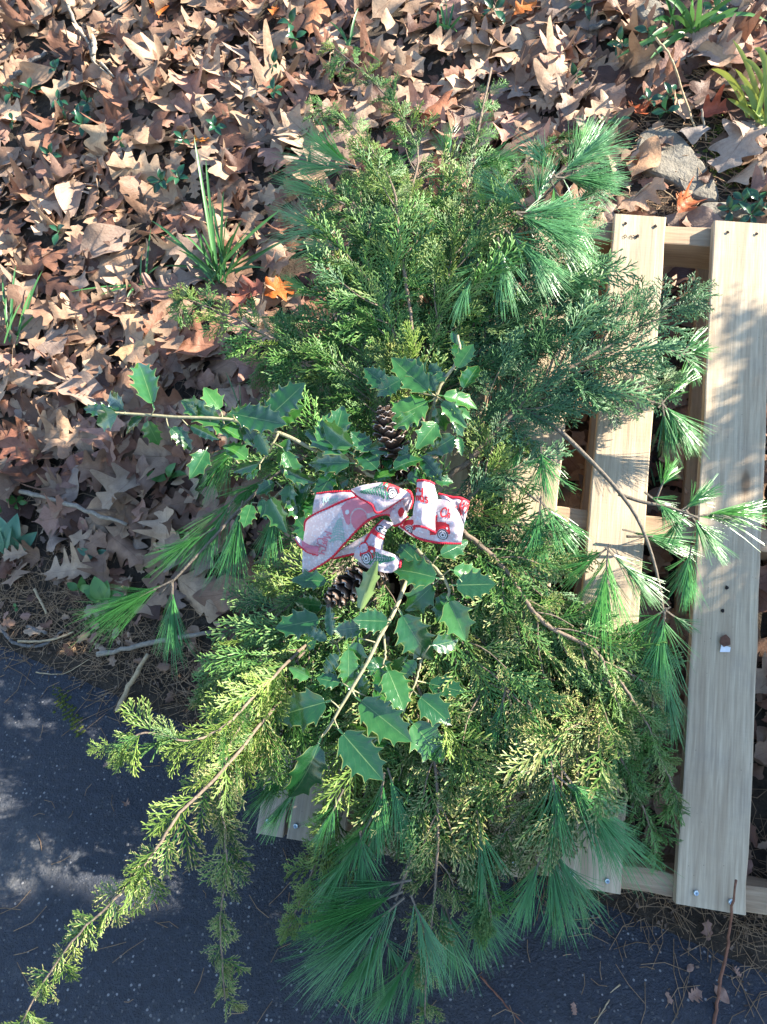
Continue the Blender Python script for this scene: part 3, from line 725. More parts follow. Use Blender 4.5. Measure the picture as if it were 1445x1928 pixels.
# ------------------------------------------------------------------ sticks
def stick(pts, r0, r1, mat, label, name='stick', lift=.018, side=()):
    w = [G(p[0], p[1], p[2] if len(p) > 2 else lift) for p in pts]; sp = spline(w, max(10, 5*len(w)))
    sp = sp+RNG.normal(size=sp.shape)*r0*.25; t = thing(name, w[0], label, 'stick'); mb = MB()
    mb.tube(sp, np.linspace(r0, r1, len(sp))*RNG.uniform(.88, 1.12, len(sp)), 6); mb.build('stem', mat, t, True)
    for s in side:
        q = spline([G(p[0], p[1], p[2] if len(p) > 2 else lift) for p in s], 8); mb = MB(); mb.tube(q, np.linspace(r1*1.2, r1*.5, 8), 5); mb.build('side_twig', mat, t, True)
    return t
stick([(40, 925), (130, 950), (240, 988)], .0062, .004, M['stick'], 'straight grey weathered stick across the shaded leaves', lift=.045)
stick([(120, -15), (140, 40), (160, 70), (170, 85)], .005, .004, M['stick'], 'pale bent twig at the upper left with small side shoots', lift=.05, side=[[(170, 85), (176, 115), (205, 140)], [(190, 118), (200, 128), (215, 145, .06)]])
stick([(20, 148), (55, 122), (90, 97)], .0075, .006, M['stick_d'], 'thick lichen-spotted dark stick at the upper left edge', lift=.045)
stick([(172, 55, .05), (178, 90, .055), (176, 112, .05)], .008, .006, M['stick'], 'short broken pale stick beside the bent twig')
stick([(196, 30, .05), (225, 12, .055), (250, -5, .06)], .003, .002, M['stick'], 'thin pale twig with pointed buds at the top left', side=[[(225, 12, .055), (230, -5, .06)]])
stick([(221, 1338, .004), (248, 1285, .03), (278, 1230, .05)], .0055, .0048, M['stick_t'], 'tan cut stick end lying on the driveway edge', lift=.01)
stick([(185, 1232), (290, 1210), (400, 1190)], .0055, .005, M['stick'], 'grey stick under the left pine tufts at the driveway edge', lift=.02)
stick([(0, 1182), (25, 1208), (60, 1218), (95, 1207), (120, 1185)], .0042, .003, M['stick_d'], 'curved dark twig at the left driveway edge', lift=.012)
stick([(35, 1208), (90, 1206), (140, 1190)], .003, .002, M['stick_t'], 'thin tan stalk behind the curved dark twig', lift=.015)
stick([(52, 1180), (90, 1192)], .004, .0035, M['stick_d'], 'short grey twig piece above the curved dark twig', lift=.02)
stick([(65, 1110), (88, 1155)], .0035, .0025, M['stick_t'], 'short split tan stalk on the needle litter', lift=.02)
stick([(68, 1266, .003), (120, 1268, .003), (170, 1240, .006)], .0015, .001, M['stick_t'], 'thin tan stem reaching onto the driveway', lift=.004)
stick([(1235, 70, .16), (1262, 105, .13), (1285, 170, .07), (1305, 230, .04), (1322, 262, .02)], .0028, .0018, M['stick_t'], 'dry pale weed stalk standing above the stone')
stick([(1238, 135), (1310, 100)], .003, .002, M['stick'], 'grey straight twig among the grass at the upper right', lift=.03)
stick([(1322, 205, .06), (1330, 265, .02)], .0024, .002, M['stick'], 'short upright dry stem behind the stone')
stick([(1110, 55), (1165, 33)], .007, .006, M['stick_d'], 'dark thick stick piece near the top right grass', lift=.03)
stick([(1345, 1940, .004), (1352, 1880, .01), (1368, 1800, .04), (1376, 1730, .09), (1385, 1658, .15)], .0028, .0018, M['stick_r'], 'red brown bare stalk rising from the driveway before the wide board', side=[[(1370, 1790, .045), (1352, 1850, .01)]])
stick([(905, 1838, .004), (960, 1900, .004), (1005, 1945, .004)], .0016, .0013, M['stick_r'], 'thin red brown stem on the driveway below the pine tufts', lift=.004)
stick([(1168, 1853, .003), (1130, 1890, .003), (1108, 1935, .003)], .0012, .001, M['stick_t'], 'thin curved tan stem on the driveway at the bottom', lift=.003)
stick([(1148, 1882, .003), (1118, 1930, .003)], .0010, .0008, M['stick_t'], 'short thin tan stem beside the curved one', lift=.003)
stick([(1180, 385, .03), (1225, 345, .05), (1255, 362, .045), (1275, 378, .04)], .0016, .0012, M['stick_t'], 'thin pale tendril in front of the grey stone')
# ------------------------------------------------------------------ grasses
def blade(mb, a, b, w, arch, droop=0.0, n=9):
    a = np.asarray(a); b = np.asarray(b); t = np.linspace(0, 1, n); L = np.linalg.norm(b-a)
    c = a+(b-a)*t[:, None]+np.array([0, 0, 1])*(arch*L*4*t*(1-t))[:, None]+GRAV*(droop*L*t**3)[:, None]
    d = np.gradient(c, axis=0); d /= np.linalg.norm(d, axis=1)[:, None]; vw = nrm(CAM-a)+RNG.normal(size=3)*.4
    s = np.cross(d, vw); s /= np.linalg.norm(s, axis=1)[:, None]; up = np.cross(s, d)
    ww = w*.5*np.minimum(1, .55+t*1.6)*np.sqrt(np.clip(1-t**2.6, 0, 1)); ww[-1] = w*.03
    V = np.stack([c-s*ww[:, None]+up*ww[:, None]*.35, c, c+s*ww[:, None]+up*ww[:, None]*.35], 1).reshape(-1, 3)
    mb.add(V, [(i*3+j, i*3+j+1, (i+1)*3+j+1, (i+1)*3+j) for i in range(n-1) for j in range(2)])
def tuft(base, tips, w, mat, label, arch=.08, cat='grass'):
    o = G(*base, .03); t = thing('grass_tuft', o, label, cat, 'grass tufts on the bank')
    for tip in tips:
        lift = tip[2] if len(tip) > 2 else .06
        mb = MB(); a = o+RNG.normal(size=3)*[.012, .012, .004]; blade(mb, a, G(tip[0], tip[1], lift), w*rnd(.75, 1.2), arch*rnd(.3, 1.6)); mb.build('blade', mat, t, True)
    return t
tuft((413, 528), [(366, 258, .20), (378, 330, .2), (400, 380, .18), (421, 360, .2), (388, 300, .22), (300, 440, .08), (285, 415, .07), (335, 470, .07), (365, 520, .05), (368, 430, .14), (345, 440, .1), (380, 440, .16), (455, 415, .14), (470, 430, .12), (528, 395, .08), (540, 452, .05), (520, 462, .05), (470, 470, .08), (480, 500, .04), (500, 505, .05), (440, 440, .15), (310, 500, .05), (350, 480, .1), (405, 430, .17), (430, 400, .18), (395, 460, .15), (452, 470, .1)], .0075, M['grass'], 'large dark green grass tuft growing through the leaves left of the swag')
tuft((25, 640), [(5, 520), (30, 500), (60, 545), (12, 560), (80, 510), (40, 570), (70, 590)], .006, M['grass'], 'grass tuft at the left edge above the sunlit leaves')
tuft((265, 540), [(285, 430), (270, 470), (240, 560), (190, 555), (130, 550), (300, 500), (325, 550)], .005, M['grass'], 'sparse grass blades left of the large grass tuft')
tuft((650, 95), [(620, 40), (675, 15), (670, 60), (640, 50), (690, 100), (720, 118)], .006, M['grass'], 'few upright grass blades behind the top cedar tip')
tuft((845, 55), [(840, -5), (830, 10), (855, 5), (870, 30), (820, 45), (825, 20), (860, 60)], .007, M['grass'], 'small grass tuft at the top edge right of the middle')
tuft((1310, 60), [(1160, 110, .08), (1225, 110, .06), (1300, -10, .15), (1320, -20, .15), (1390, 15, .1), (1355, 20, .12), (1260, 35, .1), (1400, -10, .1), (1250, -5, .12), (1445, 40, .08)], .014, M['weed'], 'broad light green strap leaves at the upper right', .12)
tuft((1270, 50), [(1245, -15, .14), (1275, -20, .16), (1230, 40, .08), (1210, 90, .05), (1290, 20, .14)], .010, M['grass'], 'narrower green grass blades behind the strap leaves')
tuft((1440, 235), [(1380, 75, .1), (1400, 110, .1), (1420, 90, .12), (1450, 100, .12), (1395, 160, .08), (1370, 185, .05), (1400, 190, .05), (1440, 140, .1), (1460, 160, .1), (1385, 130, .1), (1340, 130, .08)], .014, M['grass_y'], 'yellow green grass tuft at the right edge above the stone', .15)
tuft((440, 770), [(425, 700), (452, 720), (410, 740)], .004, M['grass'], 'three thin grass blades behind the left holly branch')
tuft((1240, 900), [(1225, 880, .03), (1262, 868, .03), (1250, 915, .02), (1280, 905, .03), (1235, 925, .02)], .004, M['grass'], 'small grass sprout seen through the pallet gap')
# ------------------------------------------------------------------ periwinkle and weeds
V, fs, UV = blade_grid(ovate_half(.24), 10, (0, 1.0)); V[:, 2] = .5*np.abs(V[:, 1])+.12*np.sin(3*V[:, 0]); VINCA = leaf_mesh('leaf', V, fs, UV, M['vinca'])
WEED = leaf_mesh('leaf', V*[1, 1.3, 1], fs, UV, M['weed']); WEEDB = leaf_mesh('leaf', V*[1, .95, 1], fs, UV, M['weed_b'])
def rosette(px, py, n, L, mesh, name, cat, group, what=None, label=None, stemmat='grass', lift=.05, spread=.45, dirs=None):
    top = G(px, py, lift); base = G(px, py, 0)+np.array([rnd(-.01, .01), rnd(-.01, .01), -.005]); base[2] = float(tz(base[0], base[1]))
    t = thing(name, base, None, cat, group); mb = MB(); mb.tube(spline([base, (base+top)/2+RNG.normal(size=3)*.003, top], 6), .0014, 5); mb.build('stem', M[stemmat], t)
    a0 = rnd(0, 6.28); nn = nrm(tnorm(top[0], top[1])*.6+nrm(CAM-top)*.5+RNG.normal(size=3)*.25)
    fr = frame(RNG.normal(size=3), nn)
    for i in range(n):
        a = a0+i*2*math.pi/n+rnd(-.25, .25); d = fr[:, 0]*math.cos(a)+fr[:, 1]*math.sin(a)+fr[:, 2]*rnd(.0, spread)
        if dirs: d = RGT*math.cos(R(dirs[i]))+UPV*math.sin(R(dirs[i]))+nn*.25
        link('leaf', mesh, t, top-base-np.array([0, 0, .0])+d*.001, frame(d, nn+RNG.normal(size=3)*.2), L*rnd(.8, 1.2))
    if label: t['label'] = label
    else: label_later(t, what, top)
for px, py in [(22, 175), (58, 168), (25, 228), (105, 130), (120, 205), (152, 218), (165, 192), (112, 190), (225, 262), (516, 122), (516, 172), (548, 45), (556, 72), (405, 238), (345, 262), (303, 340), (336, 335), (110, 437), (96, 290), (155, 235), (930, 18), (1102, 8), (1222, 190), (1262, 180), (1222, 62), (1375, 395), (1400, 378), (1415, 405), (1160, 235), (1255, 210), (1345, 15), (1085, 145), (1430, 380), (1170, 80)]:
    rosette(px, py, random.choice((3, 4, 5)), .03 if py > 100 else .036, VINCA, 'periwinkle_plant', 'plant', 'periwinkles in the litter', 'dark green periwinkle sprig')
rosette(30, 1035, 3, .075, WEEDB, 'weed', 'plant', 'weeds by the driveway', label='bluish green broad-leaved weed at the left edge in shade', dirs=(35, 80, 110), lift=.02)
rosette(8, 1045, 2, .07, WEEDB, 'weed', 'plant', 'weeds by the driveway', label='bluish green strap-leaved weed cut by the left edge', dirs=(70, 100), lift=.02)
rosette(32, 945, 5, .022, WEED, 'weed', 'plant', 'weeds by the driveway', label='small bright seedling above the bluish weed', lift=.03)
rosette(8, 965, 3, .03, WEED, 'weed', 'plant', 'weeds by the driveway', label='small bright seedling at the very left edge', lift=.02)
rosette(198, 1135, 4, .06, WEED, 'weed', 'plant', 'weeds by the driveway', label='green broad-leaved weed under the left pine tuft', dirs=(80, 110, 20, 150), lift=.02)
rosette(150, 1112, 3, .03, WEED, 'weed', 'plant', 'weeds by the driveway', label='small two-leaved weed left of the broad-leaved one', dirs=(20, 150, 80), lift=.015)
rosette(318, 905, 3, .04, WEED, 'weed', 'plant', 'weeds by the driveway', label='green weed leaves among brown leaves left of the pine tuft', dirs=(60, 170, 10), lift=.03)
rosette(180, 1045, 3, .035, WEEDB, 'weed', 'plant', 'weeds by the driveway', label='pale green weed leaves beneath the grey stick', dirs=(160, 200, 20), lift=.015)
rosette(30, 1145, 3, .012, WEED, 'weed', 'plant', 'weeds by the driveway', label='tiny seedling in the needle litter at the left', lift=.012)

# ------------------------------------------------------------------ red cedar
def spray_mesh(seed, mat, L=.10):
    rg = np.random.default_rng(seed); mb = MB(); n = 15
    ax = np.stack([np.linspace(0, L, 8), np.cumsum(rg.normal(size=8)*.0012), np.cumsum(rg.normal(size=8)*.0012)-.012*np.linspace(0, 1, 8)**2], 1)
    def at(t):
        i = min(int(t*7), 6); f = t*7-i; return ax[i]*(1-f)+ax[i+1]*f
    def cord(p, d, fwd, l, r, lo, hi):
        q = np.array([p, p+d*l*.5+fwd*l*.05, p+d*l+fwd*l*.22]); mb.tube(q, [r*1.0, r*1.3, r*.7], 3, False, [lo, (lo+hi)/2, hi]); return q
    mb.tube(ax, np.linspace(.0013, .0008, 8), 3, False, np.linspace(0, .8, 8))
    for i in range(n):
        t = .05+.92*i/(n-1); sd = 1 if i % 2 else -1; p = at(t); a = sd*R(rg.uniform(30, 52))
        d = nrm([math.cos(a), math.sin(a), rg.normal()*.30]); l = (.044*(1-t)**.75+.012)*rg.uniform(.75, 1.2)
        q = cord(p, d, np.array([1.0, 0, 0]), l, .0011, .1, .75); m = max(1, int(l/.0062))
        for j in range(m):
            s = (j+.8)/(m+.6); b = q[0]+(q[2]-q[0])*s; sg = 1 if j % 2 else -1; aa = a+sg*R(rg.uniform(25, 48))
            dd = nrm([math.cos(aa), math.sin(aa), d[2]+rg.normal()*.4]); cord(b, dd, d, (.015*(1-s*.55))*rg.uniform(.6, 1.25), .00105, .45, 1.0)
    return mb.mesh('spray', mat)
SPRAY = {k: [spray_mesh(i+60*j, M[k]) for i in range(9)] for j, k in enumerate(('cedar', 'cedar_y', 'cedar_b', 'cedar_t'))}
def cedar(label, pts, mat='cedar', spread=.11, r0=.0032, step=.0165, fan=.055, droop=.22, start=.06, seed=1, ssc=(.6, 1.2), along=.7, mix=None):
    rgl = random.Random(seed); w = [P(*p) for p in pts]; sp = spline(w, 40); seg = np.linalg.norm(np.diff(sp, axis=0), axis=1); cum = np.r_[0, np.cumsum(seg)]; tot = cum[-1]
    t = thing('cedar_branch', w[0], label, 'cedar branch', 'cedar branches of the swag'); off = w[0]; mb = MB()
    mb.tube(sp+RNG.normal(size=sp.shape)*.0006, np.linspace(r0, .0011, 40), 6)
    lst = SPRAY[mat]; k = 0; s = start*tot; alt = 1
    def put(p, d, sc):
        d = nrm(d+GRAV*droop*rgl.uniform(.3, 1.3)); nn = nrm(PN+np.array([rgl.gauss(0, .45) for _ in range(3)])); ll = lst if not mix or rgl.random() > .35 else SPRAY[mix]
        if p[2] < .012: p = np.array([p[0], p[1], .012])
        if p[2]+d[2]*.1*sc < .008: d = nrm([d[0], d[1], max(d[2], (.008-p[2])/(.1*sc))])
        link('spray', ll[rgl.randrange(9)], t, p-off, frame(d, nn), sc)
    while s < tot:
        f = s/tot; i = min(int(np.searchsorted(cum, s)), 39); p = sp[i]; d = nrm(sp[min(i+1, 39)]-sp[max(i-1, 0)]); alt = -alt
        l = spread*(1-.72*f)*(.35+.65*min(1, f*3.2))*rgl.uniform(.6, 1.15)
        sd = nrm(rotv(d, PN, alt*R(rgl.uniform(32, 58)))+PN*rgl.gauss(.05, .28)+GRAV*droop*.5)
        if l > .045:
            q = spline([p, p+sd*l*.5+d*l*.04, p+sd*l*.85+d*l*.25+GRAV*droop*l*.25], 6); mb.tube(q, np.linspace(.0016, .0009, 6), 4)
            m = max(1, int(l/.026))
            for j in range(m):
                g = (j+.6)/(m+.2); b = q[min(5, int(g*5))]; a2 = (1 if j % 2 else -1)*R(rgl.uniform(22, 45))
                put(b, rotv(sd, PN, a2), rgl.uniform(*ssc)*(.78-.2*g))
            put(q[-1], sd+d*.4, rgl.uniform(*ssc)*.85)
        else: put(p, sd, rgl.uniform(*ssc)*(.45+.4*(1-f)))
        if rgl.random() < along: put(p+PN*.003, nrm(d+PN*.12)+sd*.35, rgl.uniform(*ssc)*(.62-.22*f))
        s += step*rgl.uniform(.75, 1.3)
    put(sp[-1]-(sp[-1]-sp[-3])*.5, sp[-1]-sp[-4], rgl.uniform(*ssc)*.62)
    mb.build('stem', M['bark'], t, True)
    return t
CED = [
 # label, points, kind, spread, droop, seed, options
 ('tallest cedar branch reaching the top, leaning left at its tip', [(785, 690, .10), (775, 600, .13), (758, 480, .14), (770, 380, .13), (788, 290, .13), (760, 225, .13), (700, 150, .13), (632, 92, .13)], 'cedar', .07, .05, 1, dict(mix='cedar_y', start=.22, along=.45, step=.018, ssc=(.5, 1.0))),
 ('forked cedar shoot left of the tallest branch', [(770, 560, .14), (752, 440, .16), (742, 360, .16), (712, 300, .15), (672, 248, .14), (612, 205, .13)], 'cedar', .06, .05, 2, dict(mix='cedar_y', along=.45, step=.018, ssc=(.5, 1.0))),
 ('cedar branch with a bare pale stick end at the top', [(840, 600, .09), (870, 470, .11), (880, 400, .12), (885, 320, .12), (903, 240, .12), (920, 175, .12)], 'cedar', .055, .05, 3, dict(along=.15, ssc=(.5, .9))),
 ('cedar branch pointing up right beside the top pine tuft', [(820, 600, .10), (870, 480, .13), (920, 390, .15), (985, 310, .15), (1050, 262, .15)], 'cedar', .06, .05, 4, dict(mix='cedar_y', along=.2, ssc=(.5, .95))),
 ('short cedar branch lying low in the upper left of the swag', [(780, 700, .07), (690, 570, .10), (630, 460, .10), (610, 380, .09)], 'cedar', .075, .08, 5, {}),
 ('cedar branch in the upper middle left of the long stem', [(770, 690, .09), (715, 560, .13), (680, 440, .13), (680, 360, .12)], 'cedar', .09, .06, 6, dict(mix='cedar_b')),
 ('cedar branch in the upper middle right of the long stem', [(800, 690, .09), (840, 560, .13), (850, 430, .14), (830, 370, .12)], 'cedar', .09, .06, 7, dict(mix='cedar_y')),
 ('blue green cedar branch towards the pallet top board', [(830, 680, .06), (930, 570, .09), (1020, 500, .10), (1110, 445, .10)], 'cedar_b', .11, .08, 8, dict(mix='cedar')),
 ('blue green cedar branch left of the first pallet board', [(820, 740, .06), (920, 650, .09), (1030, 600, .11), (1120, 560, .11)], 'cedar_b', .12, .08, 9, {}),
 ('long grey green cedar branch crossing the pallet boards to the right', [(885, 865, .07), (985, 760, .09), (1065, 700, .11), (1165, 640, .12), (1235, 590, .12), (1318, 552, .12)], 'cedar_b', .105, .05, 10, dict(r0=.0068, start=.16)),
 ('thin cedar shoot below the long right branch', [(1000, 755, .06), (1090, 735, .07), (1180, 740, .06), (1262, 715, .06)], 'cedar_b', .075, .10, 11, {}),
 ('cedar branch reaching left over the leaves with pale tips', [(660, 740, .06), (570, 670, .08), (490, 625, .09), (420, 590, .09), (340, 558, .08)], 'cedar', .05, .06, 12, dict(mix='cedar_y', along=.3)),
 ('drooping cedar branch above the left holly', [(700, 740, .07), (610, 680, .09), (540, 660, .09), (490, 690, .07)], 'cedar', .075, .2, 13, {}),
 ('cedar branch at the swag centre above the cones', [(760, 860, .06), (720, 760, .08), (690, 680, .09), (660, 620, .09)], 'cedar', .12, .06, 14, {}),
 ('yellowish cedar sprig behind the upper holly', [(800, 800, .08), (770, 730, .11), (745, 690, .12), (735, 660, .12)], 'cedar_y', .07, .05, 15, {}),
 ('grey green cedar branch right of the upper holly', [(850, 850, .06), (930, 770, .08), (990, 700, .09), (1010, 640, .10)], 'cedar_b', .12, .08, 16, {}),
 ('short cedar branch right of the bow', [(860, 960, .06), (920, 900, .08), (950, 850, .08), (980, 820, .08)], 'cedar_b', .075, .1, 17, dict(mix='cedar_y')),
 ('cedar sprig hanging beside the bow onto the pallet', [(880, 880, .05), (920, 920, .06), (935, 980, .05), (925, 1030, .04)], 'cedar_b', .06, .2, 18, {}),
 ('long cedar branch from the bow to the lower right, grey stem', [(870, 1000, .08), (950, 1070, .10), (1020, 1170, .12), (1120, 1225, .12), (1150, 1290, .11), (1190, 1400, .09)], 'cedar', .12, .3, 19, dict(r0=.0055, mix='cedar_t')),
 ('lower right cedar branch hanging past the pallet gap', [(1060, 1180, .08), (1150, 1260, .10), (1210, 1350, .10), (1250, 1440, .08), (1280, 1520, .05)], 'cedar', .065, .45, 20, dict(mix='cedar_t')),
 ('cedar branch hanging down into the gap by the wide board', [(1040, 1220, .07), (1120, 1330, .09), (1175, 1440, .08), (1215, 1530, .05), (1235, 1605, .02)], 'cedar', .05, .45, 21, {}),
 ('tan-tipped cedar branch angled down left across the lower right', [(1120, 1270, .04), (1125, 1330, .10), (1100, 1378, .135), (1035, 1455, .14), (960, 1555, .12), (895, 1645, .10)], 'cedar_t', .115, .3, 22, dict(start=.02)),
 ('olive cedar branch at the lower centre right', [(830, 1130, .07), (890, 1250, .11), (930, 1360, .12), (950, 1470, .10), (960, 1560, .08)], 'cedar', .13, .3, 23, dict(mix='cedar_t')),
 ('dark cedar branch under the right holly leaves', [(800, 1080, .06), (900, 1150, .09), (990, 1250, .10), (1050, 1350, .09)], 'cedar', .13, .25, 24, {}),
 ('tan-tipped cedar branch hanging straight to the bottom edge', [(770, 1230, .09), (815, 1400, .13), (825, 1560, .13), (818, 1690, .12), (806, 1800, .10), (800, 1915, .08)], 'cedar_t', .075, .4, 25, dict(start=.2, along=.25, step=.02)),
 ('cedar branch below the lowest holly leaves', [(730, 1200, .08), (720, 1330, .11), (700, 1440, .11), (680, 1520, .09)], 'cedar_y', .09, .3, 26, dict(mix='cedar_t')),
 ('cedar branch at the lower centre with yellow tips', [(760, 1220, .08), (790, 1370, .11), (780, 1490, .11), (760, 1590, .10)], 'cedar_t', .12, .3, 27, dict(mix='cedar_y')),
 ('thin cedar shoot hanging below the lower left pallet corner', [(660, 1500, .07), (605, 1600, .08), (580, 1665, .08), (540, 1755, .07)], 'cedar_y', .042, .2, 28, dict(r0=.003)),
 ('cedar branch under the left pine, drooping to the driveway edge', [(660, 1060, .06), (570, 1120, .09), (490, 1190, .11), (420, 1270, .10), (390, 1310, .09)], 'cedar', .08, .3, 29, dict(mix='cedar_y')),
 ('dark cedar branch left of the lower holly', [(680, 1150, .06), (590, 1210, .10), (520, 1300, .12), (480, 1400, .11)], 'cedar', .13, .3, 30, {}),
 ('cedar branch above the lower left pallet corner', [(640, 1180, .07), (560, 1270, .11), (505, 1350, .12), (470, 1420, .12)], 'cedar', .09, .35, 31, dict(mix='cedar_t')),
 ('yellow cedar tip pointing left over the driveway', [(640, 1160, .05), (560, 1230, .12), (480, 1310, .20), (425, 1365, .26), (360, 1395, .29), (280, 1380, .31), (210, 1408, .31)], 'cedar_y', .044, .42, 32, dict(r0=.0028, start=.2, mix='cedar', step=.015, along=.35)),
 ('long yellow green cedar branch reaching the bottom left corner', [(620, 1230, .05), (520, 1330, .15), (430, 1440, .24), (345, 1525, .28), (300, 1590, .30), (240, 1670, .30), (160, 1745, .30), (95, 1830, .29), (40, 1925, .28)], 'cedar_y', .042, .6, 33, dict(r0=.0028, mix='cedar_t', step=.0165, start=.22, along=.35)),
 ('cedar branch hanging straight down at the left over the driveway', [(600, 1200, .05), (510, 1290, .14), (440, 1390, .21), (415, 1480, .24), (425, 1580, .24), (425, 1660, .23), (415, 1740, .21), (425, 1885, .18)], 'cedar_t', .036, .8, 34, dict(r0=.0024, step=.0145, start=.2, along=.35)),
 ('cedar branch lying low behind the bow', [(760, 1120, .03), (745, 1040, .06), (730, 960, .08), (720, 880, .08)], 'cedar', .13, .12, 41, {}),
 ('cedar branch lying low under the hanging holly', [(730, 1060, .03), (715, 1170, .07), (700, 1290, .09), (690, 1400, .09)], 'cedar', .14, .25, 42, {}),
 ('cedar branch lying low right of the bow', [(780, 980, .04), (850, 1040, .06), (900, 1120, .08), (930, 1210, .09)], 'cedar', .13, .25, 43, {}),
 ('cedar branch lying low in the lower middle', [(780, 1150, .04), (820, 1280, .07), (850, 1410, .09), (850, 1520, .09)], 'cedar', .14, .3, 44, dict(mix='cedar_t')),
 ('cedar branch lying low between the bow and the right pine', [(850, 960, .03), (920, 1010, .05), (990, 1070, .06), (1060, 1130, .06)], 'cedar', .11, .2, 51, dict(mix='cedar_b')),
 ('cedar branch lying low in the lower right', [(930, 1180, .03), (1010, 1290, .06), (1070, 1390, .07), (1110, 1480, .06)], 'cedar', .12, .3, 52, dict(mix='cedar_t')),
 ('cedar branch lying low in the bottom middle', [(790, 1380, .05), (800, 1490, .08), (800, 1580, .08), (790, 1620, .06)], 'cedar', .08, .35, 53, dict(mix='cedar_t')),
 ('cedar branch lying low left of the hanging holly', [(680, 1110, .03), (620, 1200, .06), (580, 1300, .08), (560, 1390, .08)], 'cedar', .09, .3, 54, {}),
 ('cedar branch lying low in the upper middle', [(790, 800, .04), (790, 690, .06), (780, 560, .09), (760, 430, .09), (745, 340, .09)], 'cedar', .13, .06, 45, {}),
 ('cedar branch lying low in the upper left middle', [(760, 700, .06), (730, 560, .10), (700, 440, .11), (690, 340, .10)], 'cedar', .10, .06, 48, dict(mix='cedar_y')),
 ('cedar branch lying low under the top pine tufts', [(800, 650, .06), (860, 520, .10), (900, 420, .11), (930, 340, .10)], 'cedar', .10, .06, 49, dict(mix='cedar_y')),
 ('cedar branch lying low in the upper right', [(800, 790, .04), (860, 680, .06), (930, 580, .07), (960, 470, .08)], 'cedar_b', .14, .06, 46, {}),
 ('cedar branch lying low in the middle left', [(740, 900, .03), (670, 830, .05), (620, 760, .07), (580, 730, .06)], 'cedar', .10, .1, 47, {}),
 ('cedar sprigs under the bow at the left', [(700, 1010, .05), (620, 1050, .07), (560, 1075, .07), (510, 1090, .06)], 'cedar', .065, .15, 35, {}),
 ('cedar branch behind the left holly stem', [(680, 900, .05), (610, 860, .07), (550, 850, .07), (500, 870, .06)], 'cedar', .10, .12, 36, {}),
 ('cedar branch hanging at the right below the lit pine tufts', [(960, 1120, .07), (1040, 1180, .09), (1130, 1240, .10), (1220, 1290, .09), (1230, 1340, .07)], 'cedar', .075, .4, 37, dict(mix='cedar_t')),
 ('cedar shoots at the bottom between the pine tufts', [(850, 1480, .08), (890, 1600, .10), (920, 1700, .09), (925, 1750, .07)], 'cedar', .05, .4, 38, dict(along=.3)),
]
for lab, pts, kind, spread, dr, sd, opt in CED: cedar(lab, pts, kind, spread, droop=dr, seed=sd, **opt)
st = thing('bare_stick', P(880, 440, .13), 'bare pale cut stick end standing out at the top of the swag', 'stick'); mb = MB()
mb.tube(spline([P(878, 440, .10), P(884, 370, .11), P(900, 250, .12), P(926, 128, .13)], 14), np.linspace(.0032, .002, 14), 6); mb.build('stem', M['bark'], st, True)
for i, (pts, r, lab) in enumerate([([(840, 900, .05), (880, 870, .065), (935, 822, .07), (985, 770, .06)], .0058, 'thick tan cut branch end right of the bow'), ([(660, 880, .09), (720, 895, .10), (780, 925, .10)], .006, 'brown bare branch behind the bow under the holly')]):
    t = thing('bare_branch', P(*pts[0]), lab, 'branch'); mb = MB(); sp = spline([P(*p) for p in pts], 16); mb.tube(sp+RNG.normal(size=sp.shape)*.0007, np.linspace(r, r*.7, 16), 7); mb.build('stem', M['bark'], t, True)

# ------------------------------------------------------------------ white pine
def pine(label, stem, tufts, mat='pine', droop=.35, r0=.0034):
    up = .045 if any(k in label for k in ('bottom pine', 'lower left pallet', 'lower pallet edge', 'below the pallet', 'lower centre')) else 0
    stem = [(p[0], p[1], p[2]+up*.6) for p in stem]; tufts = [(*q[:2], q[2]+up, *q[3:5], q[5]+up, *q[6:]) for q in tufts]
    w = [P(*p) for p in stem]; t = thing('pine_branch', w[0], label, 'pine branch', 'white pine branches of the swag'); mb = MB(); sp = spline(w, 20)
    mb.tube(sp, np.linspace(r0, .0018, 20), 6); mb.build('stem', M['bark_d'], t, True)
    for tf in tufts:
        bx, by, h, tx, ty, h2 = tf[:6]; n = int((tf[6] if len(tf) > 6 else 95)*1.2); sprd = tf[7] if len(tf) > 7 else .42; mm = M[tf[8]] if len(tf) > 8 else M[mat]
        a = P(bx, by, h); b = P(tx, ty, h2); ax = b-a; L = np.linalg.norm(ax); d = ax/L; mb = MB(); nl = L*.70; tw = L*.42
        e1 = nrm(np.cross(d, PN)); e2 = np.cross(d, e1)
        mb.tube([a-d*.012, a+d*tw*.5, a+d*tw], [.0019, .0017, .0009], 4, True, [0, 0, 0], 1)
        for i in range(max(10, int(n/3.3))):                                  # bundles of needles along the twig
            s = random.random()**.75*tw; az = rnd(0, 6.283); el = sprd*1.5*rnd(.2, 1.2)*(1-.45*s/tw)
            fd = d*math.cos(el)+(e1*math.cos(az)+e2*math.sin(az)*.8)*math.sin(el); fl = nl*rnd(.78, 1.1); dr = droop*rnd(.2, 1.5); kink = RNG.normal(size=3)*.10; tone = rnd(.15, 1)
            for k in range(random.choice((3, 4, 4, 5))):
                nd = nrm(fd+RNG.normal(size=3)*.075); l = fl*rnd(.85, 1.05)
                ts = np.array([0, .35, .7, 1.0])[:, None]; q = a+d*s+nd*l*ts+(GRAV*dr*.5+kink)*l*ts*ts
                q[:, 2] = np.maximum(q[:, 2], .004)
                mb.tube(q, [.00036, .00043, .00038, .00018], 3, False, np.array([.1, .4, .7, 1])*tone)
        o = mb.build('needle_tuft', [mm, M['bark_d']], t)
    return t
